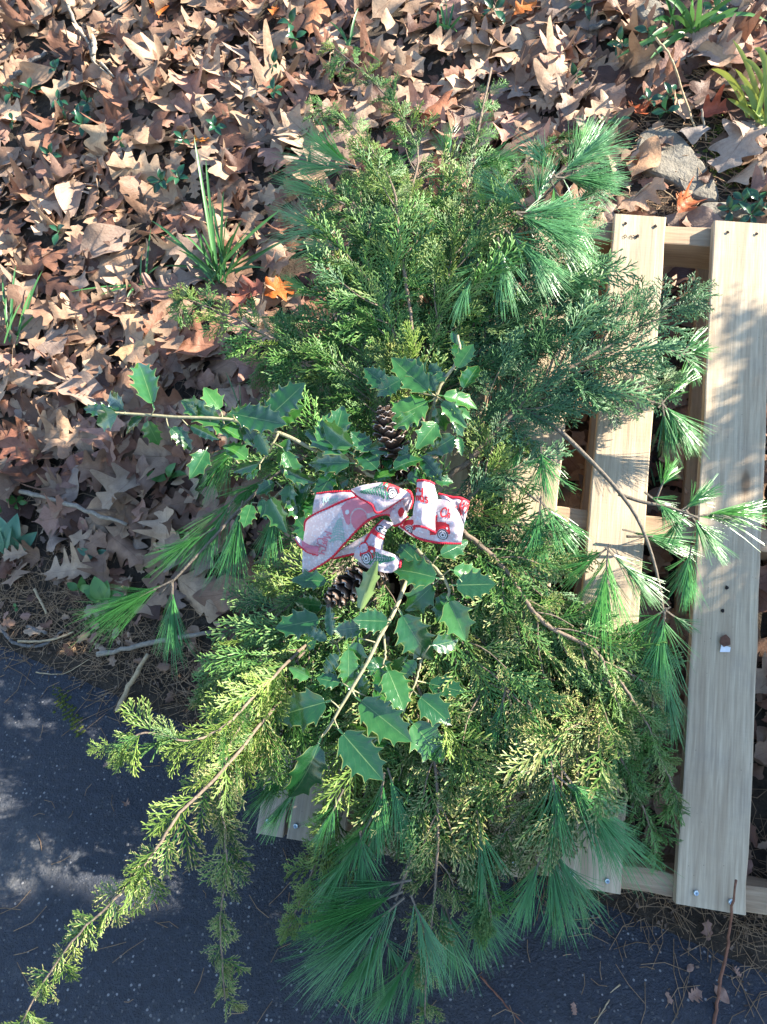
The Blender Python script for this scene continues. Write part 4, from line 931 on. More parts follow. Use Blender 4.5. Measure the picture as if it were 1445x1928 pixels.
pine('top right pine branch with long bluish needle tufts', [(930, 470, .10), (1000, 400, .12), (1060, 330, .13), (1085, 300, .13)],
     [(1055, 325, .17, 1165, 245, .16, 170, .5, 'pine_b'), (1060, 335, .17, 1178, 345, .15, 170, .5, 'pine_b'), (1040, 345, .16, 1095, 460, .14, 130, .5, 'pine_y'), (1080, 320, .16, 1110, 225, .16, 80, .35, 'pine_y'), (1050, 330, .15, 980, 250, .15, 70, .4), (1000, 400, .16, 900, 330, .15, 90, .5, 'pine_b'), (1010, 390, .16, 1030, 290, .16, 80, .5, 'pine_b')], 'pine_b', .12)
pine('bluish pine branch above the first pallet board', [(890, 520, .09), (950, 460, .12), (1000, 410, .13)],
     [(980, 405, .18, 1122, 470, .16, 180, .45, 'pine_b'), (960, 440, .17, 1065, 535, .15, 130, .45, 'pine_b'), (985, 400, .18, 1110, 400, .16, 130, .4, 'pine_b'), (940, 460, .17, 955, 580, .15, 100, .4, 'pine_b'), (1050, 420, .15, 1112, 515, .12, 80, .35, 'pine_y'), (900, 500, .16, 850, 590, .15, 60, .5, 'pine_b')], 'pine_b', .12)
pine('pine branch behind the top cedar', [(800, 420, .07), (860, 350, .09), (900, 320, .09)],
     [(880, 320, .10, 985, 290, .10, 90, .45), (850, 310, .10, 830, 235, .10, 45, .5), (860, 330, .10, 960, 350, .10, 70, .5, 'pine_b'), (700, 330, .09, 760, 290, .1, 60, .5)], 'pine', .12)
pine('pine branch at the upper left of the swag', [(720, 430, .07), (680, 350, .08), (650, 310, .08)],
     [(665, 312, .14, 565, 255, .12, 110, .32, 'pine_y'), (660, 320, .13, 535, 300, .10, 90, .32), (640, 380, .13, 535, 330, .10, 90, .4), (630, 440, .12, 520, 395, .09, 90, .4, 'pine_b'), (640, 470, .12, 545, 440, .08, 70, .4)], 'pine', .15)
pine('dark pine tufts low at the left behind the cedar', [(700, 640, .05), (620, 610, .06), (580, 600, .06)],
     [(585, 600, .06, 495, 600, .05, 60, .3), (600, 560, .07, 530, 520, .06, 50, .4, 'pine_y'), (610, 640, .06, 530, 640, .05, 50, .4), (560, 700, .05, 480, 720, .04, 40, .4)], 'pine', .15)
pine('left pine branch hanging over the shaded leaves', [(590, 850, .07), (520, 895, .08), (460, 950, .08), (400, 1015, .08), (330, 1090, .07), (300, 1120, .06)],
     [(455, 835, .08, 370, 925, .06, 90, .4), (440, 940, .08, 365, 1060, .06, 95, .35), (455, 955, .09, 420, 1110, .07, 80, .3), (315, 1098, .07, 160, 1175, .05, 120, .27), (325, 1110, .07, 325, 1235, .05, 105, .3), (395, 1000, .08, 290, 1060, .06, 75, .35), (500, 900, .08, 420, 960, .07, 60, .4), (520, 950, .08, 500, 1060, .07, 50, .35)], 'pine', .3, .004)
pine('long pine branch over the pallet at the right with hanging tufts', [(975, 765, .08), (1040, 800, .10), (1105, 860, .11), (1165, 925, .12), (1205, 985, .12), (1235, 1070, .11), (1252, 1165, .10)],
     [(1145, 1038, .12, 1128, 1235, .10, 150, .42, 'pine_y'), (1140, 1035, .12, 1050, 1100, .10, 60, .5), (1150, 1040, .12, 1240, 1130, .11, 60, .4), (1252, 1158, .11, 1235, 1315, .09, 135, .45), (1250, 1150, .11, 1150, 1210, .09, 50, .4), (1300, 1040, .10, 1283, 1140, .09, 95, .5, 'pine'), (1255, 1150, .1, 1310, 1190, .09, 30, .4)], 'pine', .35, .0046)
pine('pine side branch with tufts spreading to the right edge', [(1165, 930, .11), (1210, 945, .11), (1260, 955, .11), (1315, 975, .11)],
     [(1225, 935, .11, 1290, 985, .11, 75, .5), (1240, 930, .11, 1268, 860, .12, 40, .4, 'pine_y'), (1310, 972, .11, 1440, 955, .11, 105, .4, 'pine_y'), (1300, 970, .11, 1370, 1050, .10, 70, .5), (1285, 960, .11, 1360, 905, .12, 60, .45), (1290, 965, .11, 1250, 1030, .1, 40, .5)], 'pine', .25)
pine('pine branch right of the bow with two hanging tufts', [(905, 870, .07), (960, 905, .08), (1015, 945, .09)],
     [(1018, 948, .10, 1005, 1090, .08, 120, .5), (1020, 945, .10, 1100, 1040, .09, 70, .45), (1020, 850, .09, 1030, 950, .08, 100, .75, 'pine'), (985, 830, .08, 960, 900, .07, 50, .5), (1030, 1090, .09, 1010, 1180, .08, 50, .5)], 'pine', .3)
pine('small pine shoot between the pallet boards at the upper right', [(1190, 660, .05), (1240, 655, .05), (1285, 668, .05)],
     [(1285, 668, .05, 1345, 650, .04, 55, .5), (1290, 672, .05, 1320, 720, .04, 50, .5), (1285, 665, .05, 1330, 610, .05, 20, .4)], 'pine', .2, .0025)
pine('pine shoot drooping in the gap left of the wide board', [(1170, 755, .06), (1215, 755, .06), (1250, 762, .06)],
     [(1248, 760, .06, 1318, 850, .04, 95, .35), (1248, 762, .06, 1262, 855, .04, 50, .35), (1248, 758, .06, 1310, 690, .06, 35, .3, 'pine_y')], 'pine', .35, .0025)
pine('dark pine tuft low in the pallet gap at the right', [(1180, 1010, .03), (1230, 1010, .03)],
     [(1185, 1000, .02, 1310, 1030, .01, 70, .25), (1255, 1270, .04, 1270, 1400, .01, 85, .3), (1230, 1300, .04, 1250, 1390, .02, 40, .3)], 'pine', .2, .0025)
pine('large dark pine tuft fanning over the lower pallet edge', [(980, 1300, .07), (1030, 1400, .10), (1075, 1475, .11)],
     [(1070, 1465, .12, 1200, 1640, .09, 170, .42), (1060, 1470, .12, 1170, 1560, .10, 100, .42), (1040, 1450, .11, 1060, 1620, .09, 90, .4), (1000, 1330, .10, 1040, 1470, .09, 100, .3)], 'pine', .25, .004)
pine('pine tuft hanging below the pallet edge at the right', [(1000, 1560, .08), (1040, 1610, .09)],
     [(1035, 1600, .09, 1065, 1770, .06, 120, .42), (1020, 1610, .09, 975, 1740, .07, 70, .4), (1045, 1600, .09, 1120, 1730, .06, 80, .35)], 'pine', .25, .003)
pine('bottom pine branch with long tufts sweeping left', [(790, 1560, .08), (765, 1640, .10), (745, 1695, .11)],
     [(745, 1685, .11, 560, 1765, .10, 120, .30), (750, 1700, .11, 565, 1860, .09, 120, .32, 'pine_b'), (735, 1740, .10, 640, 1900, .08, 85, .34), (760, 1660, .10, 620, 1690, .10, 60, .35, 'pine_b'), (780, 1700, .10, 840, 1850, .08, 60, .4, 'pine_b')], 'pine', .15, .004)
pine('pine tufts under the lower left pallet corner', [(720, 1480, .06), (680, 1560, .08), (660, 1640, .08)],
     [(665, 1600, .08, 590, 1720, .07, 85, .35), (680, 1580, .08, 690, 1740, .07, 80, .35), (640, 1650, .07, 620, 1760, .06, 55, .3), (700, 1540, .08, 640, 1650, .08, 70, .4)], 'pine', .25, .003)
pine('dark pine tufts in the shade at the bottom middle', [(800, 1600, .05), (830, 1680, .05), (850, 1740, .05)],
     [(830, 1690, .05, 870, 1860, .03, 90, .4), (780, 1800, .06, 690, 1928, .04, 90, .35), (860, 1650, .06, 950, 1790, .04, 80, .35), (800, 1740, .05, 790, 1900, .03, 70, .4), (720, 1760, .05, 770, 1850, .04, 50, .5), (890, 1700, .05, 910, 1830, .03, 45, .3)], 'pine', .2, .003)
pine('pine tufts in the lower centre below the holly', [(740, 1380, .05), (735, 1440, .07), (720, 1480, .07)],
     [(722, 1470, .08, 700, 1620, .07, 90, .35), (735, 1460, .08, 780, 1600, .07, 80, .35), (560, 1440, .06, 470, 1530, .04, 75, .25), (570, 1470, .06, 500, 1560, .04, 50, .25), (640, 1500, .07, 590, 1600, .06, 50, .4)], 'pine', .25, .003)
pine('pine tuft at the right of the lower centre', [(930, 1260, .06), (960, 1320, .08)],
     [(960, 1315, .09, 1000, 1460, .08, 90, .3), (950, 1310, .09, 920, 1430, .08, 50, .35), (900, 1540, .08, 920, 1680, .06, 70, .4)], 'pine', .25, .003)

# ------------------------------------------------------------------ holly
def holly_half(width, sp, rg):
    ph = rg.uniform(-.1, .1)
    def f(t):
        if t < .09: return 0, .016
        s = (t-.09)/.91; env = width*(math.sin(math.pi*min(.985, s)**.82)**.7)
        x = s*sp+ph; fr = x-math.floor(x); spike = max(0, 1-min(fr, 1-fr)*3.6)**1.7
        return .06*spike, max(.004, env*(.76+.42*spike)) if s < .97 else .012*(1-s)/.03+.002
    return f
HOLLY = []; rg = np.random.default_rng(21)
for k in range(10):
    sp = int(rg.integers(3, 6)); V, fs, UV = blade_grid(holly_half(.275, sp, rg), 44, (0, .5, .82, 1.0))
    x, y = V[:, 0], V[:, 1]; fold = rg.uniform(.2, .75); wv = rg.uniform(.02, .06)
    z = fold*np.abs(y)-1.1*y*y*rg.uniform(.2, 1)+wv*np.sin(2*math.pi*sp*x+rg.uniform(0, 6))*(np.abs(y)/.27)**3
    bend = rg.uniform(-1.3, .5); z = z+bend*.35*(x-.1)**2
    a = rg.uniform(-.35, .35)*(x-.3); V = np.stack([x, y*np.cos(a)-z*np.sin(a), y*np.sin(a)+z*np.cos(a)], 1)
    HOLLY.append(leaf_mesh('leaf', V, fs, UV, M['holly']))
def holly(label, stems, leaves, h0, seed):
    rl = random.Random(seed); w = [[P(*p) for p in s] for s in stems]; t = thing('holly_sprig', w[0][0], label, 'holly', 'holly sprigs of the swag'); off = w[0][0]
    for i, s in enumerate(w):
        mb = MB(); sp = spline(s, 16); r = .0036 if i == 0 else .0022; mb.tube(sp+RNG.normal(size=sp.shape)*.0004, np.linspace(r, r*.55, 16), 7)
        mb.build('stem' if i == 0 else 'side_stem', M['holly_stem'], t, True)
    allp = np.concatenate([spline(s, 20) for s in w])
    for lf in leaves:
        bx, by, tx, ty, wd = lf[:5]; h = lf[5] if len(lf) > 5 else h0; roll = lf[6] if len(lf) > 6 else rl.uniform(-28, 28); dh = lf[7] if len(lf) > 7 else rl.uniform(-.018, .014)
        a = P(bx, by, h); b = P(tx, ty, h+dh); d = b-a; L = np.linalg.norm(d); nn = rotv(PN+.0*SUN, d, R(roll)); sx = 1.12*wd/F*np.linalg.norm(a-CAM)/(.55)
        if len(lf) > 8 and lf[8]: nn = -nn
        o = link('leaf', HOLLY[rl.randrange(10)], t, a-off, frame(d, nn), (L*1.18, min(sx/max(.45, math.cos(R(roll))), L*1.3)*1.2, L*1.05))
        j = np.argmin(np.linalg.norm(allp-a, axis=1)); q = allp[j]
        if .004 < np.linalg.norm(q-a) < .03:
            mb = MB(); mb.tube(spline([q, (q+a)/2+PN*.001, a+d*.03], 5), [.0013, .0012, .0011, .0011, .001], 5); mb.build('leaf_stalk', M['holly_stem'], t, True)
holly('holly sprig reaching left over the brown leaves', [[(598, 850, .13), (520, 812, .14), (430, 790, .15), (330, 785, .15), (230, 778, .15), (185, 774, .15)], [(525, 815, .14), (500, 860, .13), (470, 885, .12)], [(430, 820, .13), (432, 850, .12), (450, 872, .12)]],
  [(292, 772, 262, 682, 38, .16, 10), (238, 776, 200, 742, 26), (230, 780, 163, 768, 20), (226, 778, 186, 796, 34, .155, -10), (272, 784, 238, 806, 26), (276, 786, 292, 832, 32), (425, 802, 350, 758, 36), (418, 776, 390, 736, 28), (398, 796, 448, 816, 32),
   (436, 778, 526, 798, 46, .165, 0), (492, 796, 563, 738, 52, .165, -12), (445, 792, 382, 800, 26), (482, 812, 502, 850, 26), (316, 802, 357, 834, 24), (352, 800, 408, 822, 16), (470, 868, 430, 836, 32), (392, 842, 366, 888, 28), (492, 872, 446, 886, 18), (490, 884, 466, 898, 22),
   (532, 842, 562, 902, 28), (525, 880, 578, 906, 20), (420, 800, 470, 770, 26, .14), (455, 800, 480, 835, 30, .14), (545, 820, 530, 870, 24, .12), (375, 790, 352, 765, 22), (505, 800, 560, 770, 34, .15)], .145, 1)
holly('dark holly leaves hanging left of the bow', [[(610, 890, .10), (560, 905, .10), (520, 935, .10), (500, 950, .09)]],
  [(506, 930, 530, 988, 32), (542, 925, 572, 978, 32), (548, 905, 540, 955, 26), (598, 1022, 562, 980, 40, .13, 10), (492, 935, 500, 972, 20), (585, 905, 560, 950, 28), (575, 985, 590, 1040, 34, .11), (520, 905, 490, 925, 22), (560, 930, 600, 965, 34, .1), (475, 945, 462, 985, 26)], .11, 2)
holly('dark rosette of holly left of the upper cone', [[(720, 905, .12), (690, 890, .13), (660, 862, .14), (635, 840, .15)]],
  [(668, 856, 588, 814, 46, .16, 0), (670, 872, 590, 868, 40, .16, -8), (628, 834, 643, 772, 38, .15), (672, 846, 612, 806, 34, .165), (672, 832, 640, 792, 26), (702, 852, 668, 822, 34), (716, 888, 678, 852, 36, .155), (690, 846, 734, 842, 24), (734, 888, 724, 852, 20), (735, 886, 782, 860, 30, .16), (752, 864, 766, 842, 20), (790, 855, 828, 898, 30, .15), (632, 884, 600, 932, 40, .13), (650, 880, 640, 925, 36, .12), (600, 840, 620, 790, 30, .15)], .15, 3)
holly('bright holly sprig with small upright tip above the bow', [[(800, 850, .12), (812, 780, .15), (830, 725, .17), (855, 690, .18), (866, 660, .18), (862, 632, .18)]],
  [(737, 732, 697, 703, 32), (760, 712, 717, 736, 44, .175, -15), (814, 742, 753, 690, 44, .18, -10), (802, 716, 770, 680, 34), (832, 716, 810, 688, 32), (846, 704, 816, 716, 20), (822, 740, 810, 710, 26), (816, 752, 738, 788, 54, .165, 12), (826, 744, 892, 756, 30, .18, -12), (858, 698, 886, 656, 30, .185, -20), (870, 738, 896, 688, 30, .18, -15), (862, 678, 864, 642, 24), (860, 650, 852, 624, 12),
   (826, 792, 794, 832, 34, .17, -12), (818, 762, 836, 806, 24), (828, 752, 868, 792, 24), (863, 818, 814, 850, 36, .165), (836, 818, 802, 840, 22), (862, 820, 869, 848, 14), (782, 776, 750, 802, 28), (790, 740, 770, 770, 30, .16), (845, 760, 880, 780, 20), (800, 800, 775, 790, 26, .15), (850, 790, 870, 815, 22)], .172, 4)
holly('main holly sprig hanging below the bow with large leaves', [[(768, 1090, .13), (745, 1145, .15), (716, 1200, .16), (690, 1250, .165), (655, 1310, .165), (622, 1365, .16), (604, 1388, .155)], [(722, 1190, .155), (726, 1225, .155), (722, 1255, .155)], [(795, 1240, .14), (780, 1290, .14), (757, 1352, .14)], [(700, 1170, .14), (660, 1190, .14), (625, 1215, .14)]],
  [(622, 1096, 562, 1090, 30, .13), (614, 1140, 563, 1138, 32, .13), (612, 1164, 533, 1180, 42, .14, 0), (626, 1206, 618, 1144, 20), (622, 1208, 580, 1184, 20), (676, 1162, 704, 1070, 24, .185, 25, .03, 1), (738, 1170, 678, 1168, 50, .175, -8), (688, 1180, 638, 1186, 34), (752, 1148, 800, 1232, 54, .165, 5), (808, 1216, 858, 1208, 40, .16, 8), (676, 1200, 664, 1262, 36, .165), (656, 1212, 658, 1288, 32, .17, -15), (642, 1230, 614, 1262, 28),
   (587, 1276, 553, 1262, 24), (646, 1286, 604, 1278, 28), (727, 1254, 758, 1322, 46, .17, -12), (718, 1258, 694, 1254, 14), (690, 1312, 680, 1274, 30), (726, 1312, 714, 1264, 28), (626, 1318, 530, 1346, 58, .17, -5), (668, 1310, 757, 1382, 56, .165, 5), (742, 1402, 662, 1378, 34, .14), (636, 1370, 707, 1452, 60, .17, 0), (606, 1386, 562, 1502, 48, .16, -18), (784, 1306, 839, 1352, 46, .155, 0), (770, 1352, 828, 1422, 52, .155, -5), (786, 1240, 764, 1272, 28), (800, 1285, 862, 1300, 34, .12), (700, 1290, 745, 1330, 44, .13), (640, 1250, 690, 1300, 40, .13), (770, 1230, 740, 1280, 34, .13), (700, 1230, 730, 1290, 40, .14), (600, 1200, 560, 1220, 30, .11), (760, 1330, 700, 1360, 40, .12)], .158, 5)
holly('holly sprig right of the lower cone below the bow', [[(785, 1035, .13), (812, 1062, .14), (835, 1088, .15), (846, 1112, .15), (842, 1128, .15)]],
  [(830, 1090, 757, 1070, 46, .165, 0), (822, 1096, 774, 1142, 48, .14), (846, 1072, 906, 1086, 32, .16, -15), (850, 1102, 920, 1100, 44, .16, 5), (842, 1122, 873, 1192, 46, .16, 8), (802, 1072, 758, 1030, 52, .12, 15), (824, 1048, 873, 1024, 30, .15), (800, 1040, 815, 1075, 22, .14), (850, 1110, 830, 1160, 36, .12), (780, 1045, 745, 1050, 36, .1), (870, 1130, 895, 1090, 30, .12)], .15, 6)
holly('holly leaves tucked behind the bow top', [[(740, 915, .12), (780, 905, .12), (815, 895, .12)]],
  [(760, 905, 812, 890, 30, .14, 5), (815, 905, 848, 905, 26, .14, -10), (700, 905, 740, 888, 26), (830, 1010, 870, 985, 24, .1), (660, 900, 625, 915, 30)], .13, 7)

# ------------------------------------------------------------------ pine cones
def scale_mesh():
    mb = MB(); n = 7; ts = np.linspace(0, 1, n); V = []; A = []
    for t in ts:
        w = .18+.32*math.sin(math.pi*min(1, t*.62+.12)); w = w if t < .98 else .16
        z = .10*t*t-.30*max(0, t-.75)**1.2
        for c in (-1, -.5, 0, .5, 1): V.append((t, c*w, z+.12*(c*c)*(t+.3))); A.append(t)
    top = np.array(V); bot = top-np.array([0, 0, .085])*np.array([1])[:, None]; k = len(top)
    f = [(i*5+j, (i+1)*5+j, (i+1)*5+j+1, i*5+j+1) for i in range(n-1) for j in range(4)]
    fb = [tuple(k+q for q in x[::-1]) for x in f]
    rim = [i*5 for i in range(n)]+[(n-1)*5+j for j in range(1, 5)]+[i*5+4 for i in range(n-2, -1, -1)]+[3, 2, 1]
    fr = [(rim[i], rim[(i+1) % len(rim)], k+rim[(i+1) % len(rim)], k+rim[i]) for i in range(len(rim))]
    mb.add(np.concatenate([top, bot]), f+fb+fr, A+A); return mb.mesh('scale', M['cone'], smooth=True)
SCALE = scale_mesh()
def cone(label, base, tip, wpx, n=46):
    a = P(*base); b = P(*tip); d = b-a; L = np.linalg.norm(d); d = d/L; t = thing('pine_cone', a, label, 'pine cone', 'pine cones of the swag')
    r = wpx/F*np.linalg.norm(a-CAM)/2; e1 = nrm(np.cross(d, [.2, .3, .9])); e2 = np.cross(d, e1); mb = MB()
    mb.tube([a, a+d*L*.3, a+d*L*.7, b-d*L*.04], [r*.22, r*.34, r*.26, r*.08], 8); mb.build('core', M['chip'], t, True)
    for i in range(n):
        s = (i+.5)/n; az = i*2.39996; out = e1*math.cos(az)+e2*math.sin(az); rr = r*(1.05*math.sin(math.pi*(.22+.70*s))**.8)
        tilt = R(52-38*(1-s)) if s > .15 else R(5); x = out*math.cos(tilt)+d*math.sin(tilt)+RNG.normal(size=3)*.07; sz = max(.008, rr*.98)
        link('scale', SCALE, t, a+d*L*(.04+.88*s)-a+out*r*.12, frame(x, d-out*.2), (sz, sz*.78, sz*.8))
    return t
cone('brown open pine cone above the bow between holly leaves', (748, 872, .13), (722, 762, .16), 64, 54)
cone('pale-tipped pine cone under the bow tails', (722, 1062, .13), (612, 1138, .165), 66, 54)
cone('pine cone half hidden behind the bow top', (735, 888, .10), (805, 888, .13), 48, 40)
cone('dark pine cone deep under the right holly leaves', (800, 1110, .07), (885, 1165, .09), 50, 40)
cone('pine cone hidden behind the first cone scales', (745, 900, .08), (690, 860, .09), 46, 36)

# ------------------------------------------------------------------ ribbon bow
BOW = thing('ribbon_bow', P(745, 975, .15), 'white glitter ribbon bow printed with red trucks, green trees and Merry Christmas', 'bow')
GLY = {'M': [[(0, 0), (.08, 1), (.35, .35), (.62, 1), (.72, 0)]], 'e': [[(.05, .3), (.4, .36), (.38, .55), (.2, .6), (.05, .35), (.15, .02), (.45, .12)]], 'r': [[(.08, .6), (.1, 0)], [(.1, .38), (.22, .58), (.36, .52)]],
       'y': [[(.05, .6), (.12, .2), (.35, .2), (.42, .6)], [(.42, .6), (.38, -.3), (.1, -.42)]], 'C': [[(.62, .82), (.4, 1), (.12, .8), (.02, .4), (.2, .02), (.5, .08), (.66, .25)]], 'h': [[(.1, 1.05), (.06, 0)], [(.08, .4), (.24, .6), (.36, .5), (.36, 0)]],
       'i': [[(.1, .58), (.1, 0)], [(.1, .8), (.12, .86)]], 's': [[(.34, .55), (.12, .6), (.1, .4), (.32, .25), (.28, .02), (.04, .06)]], 't': [[(.16, .95), (.14, .05), (.3, .02)], [(.0, .62), (.34, .64)]],
       'm': [[(.04, .6), (.06, 0)], [(.06, .4), (.2, .6), (.3, .45), (.3, 0)], [(.3, .4), (.44, .6), (.54, .45), (.56, 0)]], 'a': [[(.38, .55), (.16, .6), (.04, .3), (.16, .0), (.38, .25)], [(.4, .58), (.4, .05), (.5, .02)]]}
ADV = {'M': .82, 'e': .5, 'r': .42, 'y': .52, 'C': .72, 'h': .48, 'i': .24, 's': .44, 't': .38, 'm': .68, 'a': .56}
class Ribbon:
    """strip lofted between two edge curves given in pixels and height; prints are laid on its (s, t) surface"""
    def __init__(s, name, A, B, bulge=.0, pipe='AB', ns=34, nt=10, ends=(), wave=.003, pr=.0019, flip=1):
        a = spline([P(*p) for p in A], ns+1); b = spline([P(*p) for p in B], ns+1); t = np.linspace(0, 1, nt+1); s.ns, s.nt = ns, nt
        S = a[:, None]*(1-t)[None, :, None]+b[:, None]*t[None, :, None]
        S = S+PN*(bulge*4*t*(1-t))[None, :, None]+PN*(wave*np.sin(np.linspace(0, 9, ns+1))[:, None]*np.sin(math.pi*t)[None])[..., None]
        w2 = np.random.default_rng(int(A[0][0])).uniform(0, 6, 4); uu = np.linspace(0, 1, ns+1)[:, None]; S = S+PN*(.0016*np.sin(13*uu+7*t[None]+w2[0])*np.sin(5*uu-11*t[None]+w2[1]))[..., None]
        s.S = S; du = np.gradient(S, axis=0); dv = np.gradient(S, axis=1); n = np.cross(du, dv); n /= np.linalg.norm(n, axis=2)[..., None]+1e-12
        sg = np.sign((n*(CAM-S)).sum(2))[..., None]; s.N = n*np.where(sg == 0, 1, sg); s.len = (np.linalg.norm(np.diff(a, axis=0), axis=1).sum()+np.linalg.norm(np.diff(b, axis=0), axis=1).sum())/2; s.wid = np.linalg.norm(b[ns//2]-a[ns//2])
        V = np.concatenate([S.reshape(-1, 3), (S-s.N*.0005).reshape(-1, 3)]); k = (ns+1)*(nt+1)
        f = [(i*(nt+1)+j, (i+1)*(nt+1)+j, (i+1)*(nt+1)+j+1, i*(nt+1)+j+1) for i in range(ns) for j in range(nt)]
        mb = MB(); mb.add(V[:k], f); s.o = mb.build(name, M['ribbon'], BOW, True)
        for e in pipe:
            q = a if e == 'A' else b if e == 'B' else (S[0] if e == '0' else S[-1])
            q = spline(q, 3*len(q)); mb = MB(); rr = pr*(1+.28*np.sin(np.arange(len(q))*2.1)); mb.tube(q, rr, 6); o = mb.build('piping', M['piping'], s.o, True)
            o['label'] = 'red corded ribbon edge'
        s.prints = {}
    def at(s, u, v, off=.0007):
        x = np.clip(u, 0, 1)*s.ns; y = np.clip(v, 0, 1)*s.nt; i = min(int(x), s.ns-1); j = min(int(y), s.nt-1); f, g = x-i, y-j
        w = ((1-f)*(1-g), f*(1-g), (1-f)*g, f*g); T = (s.S[i, j], s.S[i+1, j], s.S[i, j+1], s.S[i+1, j+1]); Nn = (s.N[i, j], s.N[i+1, j], s.N[i, j+1], s.N[i+1, j+1])
        return sum(c*q for c, q in zip(w, T))+nrm(sum(c*q for c, q in zip(w, Nn)))*off
    def mbof(s, kind, mat): return s.prints.setdefault((kind, mat), MB())
    def fill(s, kind, mat, test, box, off=.0007):
        mb = s.mbof(kind, mat); u0, v0, u1, v1 = max(0, box[0]), max(0, box[1]), min(1, box[2]), min(1, box[3]); nu, nv = max(2, int((u1-u0)*s.len/.0008)), max(2, int((v1-v0)*s.wid/.0008))
        for i in range(nu):
            for j in range(nv):
                a, b = u0+(u1-u0)*(i+.5)/nu, v0+(v1-v0)*(j+.5)/nv
                if not (0 <= a <= 1 and 0 <= b <= 1) or not test(a, b): continue
                q = [(u0+(u1-u0)*(i+x)/nu, v0+(v1-v0)*(j+y)/nv) for x, y in ((0, 0), (1, 0), (1, 1), (0, 1))]
                mb.add([s.at(*c, off) for c in q], [(0, 1, 2, 3)])
    def line(s, kind, mat, pts, w, off=.0010):
        K = np.array([s.len, s.wid])                                  # w in metres, pts in (s, t)
        pts = spline([(p[0]*K[0], p[1]*K[1], 0) for p in pts], max(4, 4*len(pts)))[:, :2]; t = np.gradient(pts, axis=0); t /= np.linalg.norm(t, axis=1)[:, None]+1e-9; n = np.stack([-t[:, 1], t[:, 0]], 1)*w/2/K; pts = pts/K
        keep = [(0 <= p[0] <= 1 and 0 <= p[1] <= 1) for p in pts]; mb = s.mbof(kind, mat); V = [s.at(*(p-m), off) for p, m in zip(pts, n)]+[s.at(*(p+m), off) for p, m in zip(pts, n)]; k = len(pts)
        fs = [(i, i+1, k+i+1, k+i) for i in range(k-1) if keep[i] and keep[i+1]]
        if fs: mb.add(V, fs)
    def affine(s, px, py, ang, size, flip=False):
        # surface coordinates of a pixel, and of steps of size pixels to the print's right and up
        g = [(u, v) for u in np.linspace(0, 1, 61) for v in np.linspace(0, 1, 41)]; q = np.array([proj(s.at(*c, 0)) for c in g])
        c = g[int(np.argmin((q[:, 0]-px)**2+(q[:, 1]-py)**2))]; u, v = np.clip(c, .03, .97); e = .03
        J = np.array([(np.array(proj(s.at(u+e, v, 0)))-proj(s.at(u-e, v, 0)))/(2*e), (np.array(proj(s.at(u, v+e, 0)))-proj(s.at(u, v-e, 0)))/(2*e)]).T; J = np.linalg.inv(J)
        c = np.array(c)+J@(np.array([px, py])-np.array(proj(s.at(*c, 0)))); a = R(ang); k = -1 if flip else 1
        return c, J@np.array([math.cos(a), -math.sin(a)])*size*k, J@np.array([-math.sin(a), -math.cos(a)])*size
    def text(s, txt, px, py, ang, size, mat='red', w=.0021):
        o, ex, ey = s.affine(px, py, ang, size); x = 0
        for ch in txt:
            for st_ in GLY[ch]:
                s.line('lettering', mat, [(o[0]+ex[0]*(x+p[0])+ey[0]*p[1], o[1]+ex[1]*(x+p[0])+ey[1]*p[1]) for p in st_], w)
            x += ADV[ch]
    def truck(s, px, py, ang, size, flip=False, body='red', ring=True, dark='black', part=(-9, 9)):
        # pickup print, about 2.5 wide by 1.4 high in units of size
        c, ex, ey = s.affine(px, py, ang, size, flip)
        inv = np.linalg.inv(np.array([[ex[0], ey[0]], [ex[1], ey[1]]]))
        def loc(u, v): return inv@np.array([u-c[0], v-c[1]])
        def body_(u, v):
            x, y = loc(u, v)
            if not part[0] < x < part[1]: return False
            hood = -.2 < y < .62-.10*max(0, x-.6)**2*4 and .15 < x < 1.2 and (x-.95)**2/.09+(y-.2)**2/.25 < 1 or (.15 < x < .95 and -.2 < y < .62)
            cab = -.7 < x < .25 and -.2 < y < 1.05-.25*max(0, x+.05); bed = -1.35 < x < -.6 and -.2 < y < .42
            win = -.5 < x < .05 and .55 < y < .9
            arch = (x-.62)**2+(y+.22)**2 < .16 or (x+.85)**2+(y+.22)**2 < .16
            return (hood or cab or bed) and not win and not arch
        bu, bv = 1.5*(abs(ex[0])+abs(ey[0])), 1.5*(abs(ex[1])+abs(ey[1])); bx = (c[0]-bu, c[1]-bv, c[0]+bu, c[1]+bv)
        s.fill('truck_print', body, body_, bx)
        for wx in (.62, -.85):
            if not part[0] < wx < part[1]: continue
            for r_, m_, of in ((.36, dark, .0009), (.29, 'wheel', .0011), (.22, dark, .0013), (.17, 'wheel', .0015), (.07, dark, .0017)):
                if not ring and m_ == 'wheel': continue
                s.fill(f'wheel_print#{wx}{px}', m_, lambda u, v, r_=r_: (lambda q: (q[0]-wx)**2+(q[1]+.24)**2 < r_*r_)(loc(u, v)), bx, of)
                if not ring: break
        if part[1] > 1: s.fill('lamp_print', 'wheel', lambda u, v: (lambda q: (q[0]-1.0)**2+(q[1]-.2)**2 < .007)(loc(u, v)), bx, .0012)
    def tree(s, px, py, ang, L, wd, mat='green', n=9):
        # conifer print growing from a pixel towards ang, L long and wd wide in pixels
        o, d, p = s.affine(px, py, ang, 1.0); ln = lambda pts, w: s.line('tree_print', mat, pts, w); ln([o, o+d*L], .0008)
        for i in range(n):
            t = i/n; b = o+d*L*t; l = wd*(1-t)*.5+2
            for sd in (-1, 1):
                j = rnd(.85, 1.15); e = b+p*sd*l*j-d*l*rnd(.2, .45); ln([b+d, (b+e)/2+d, e], .0012)
                for g in (.45, .8): m_ = b+(e-b)*g; ln([m_, m_-d*rnd(2, 4)+p*sd], .0011)
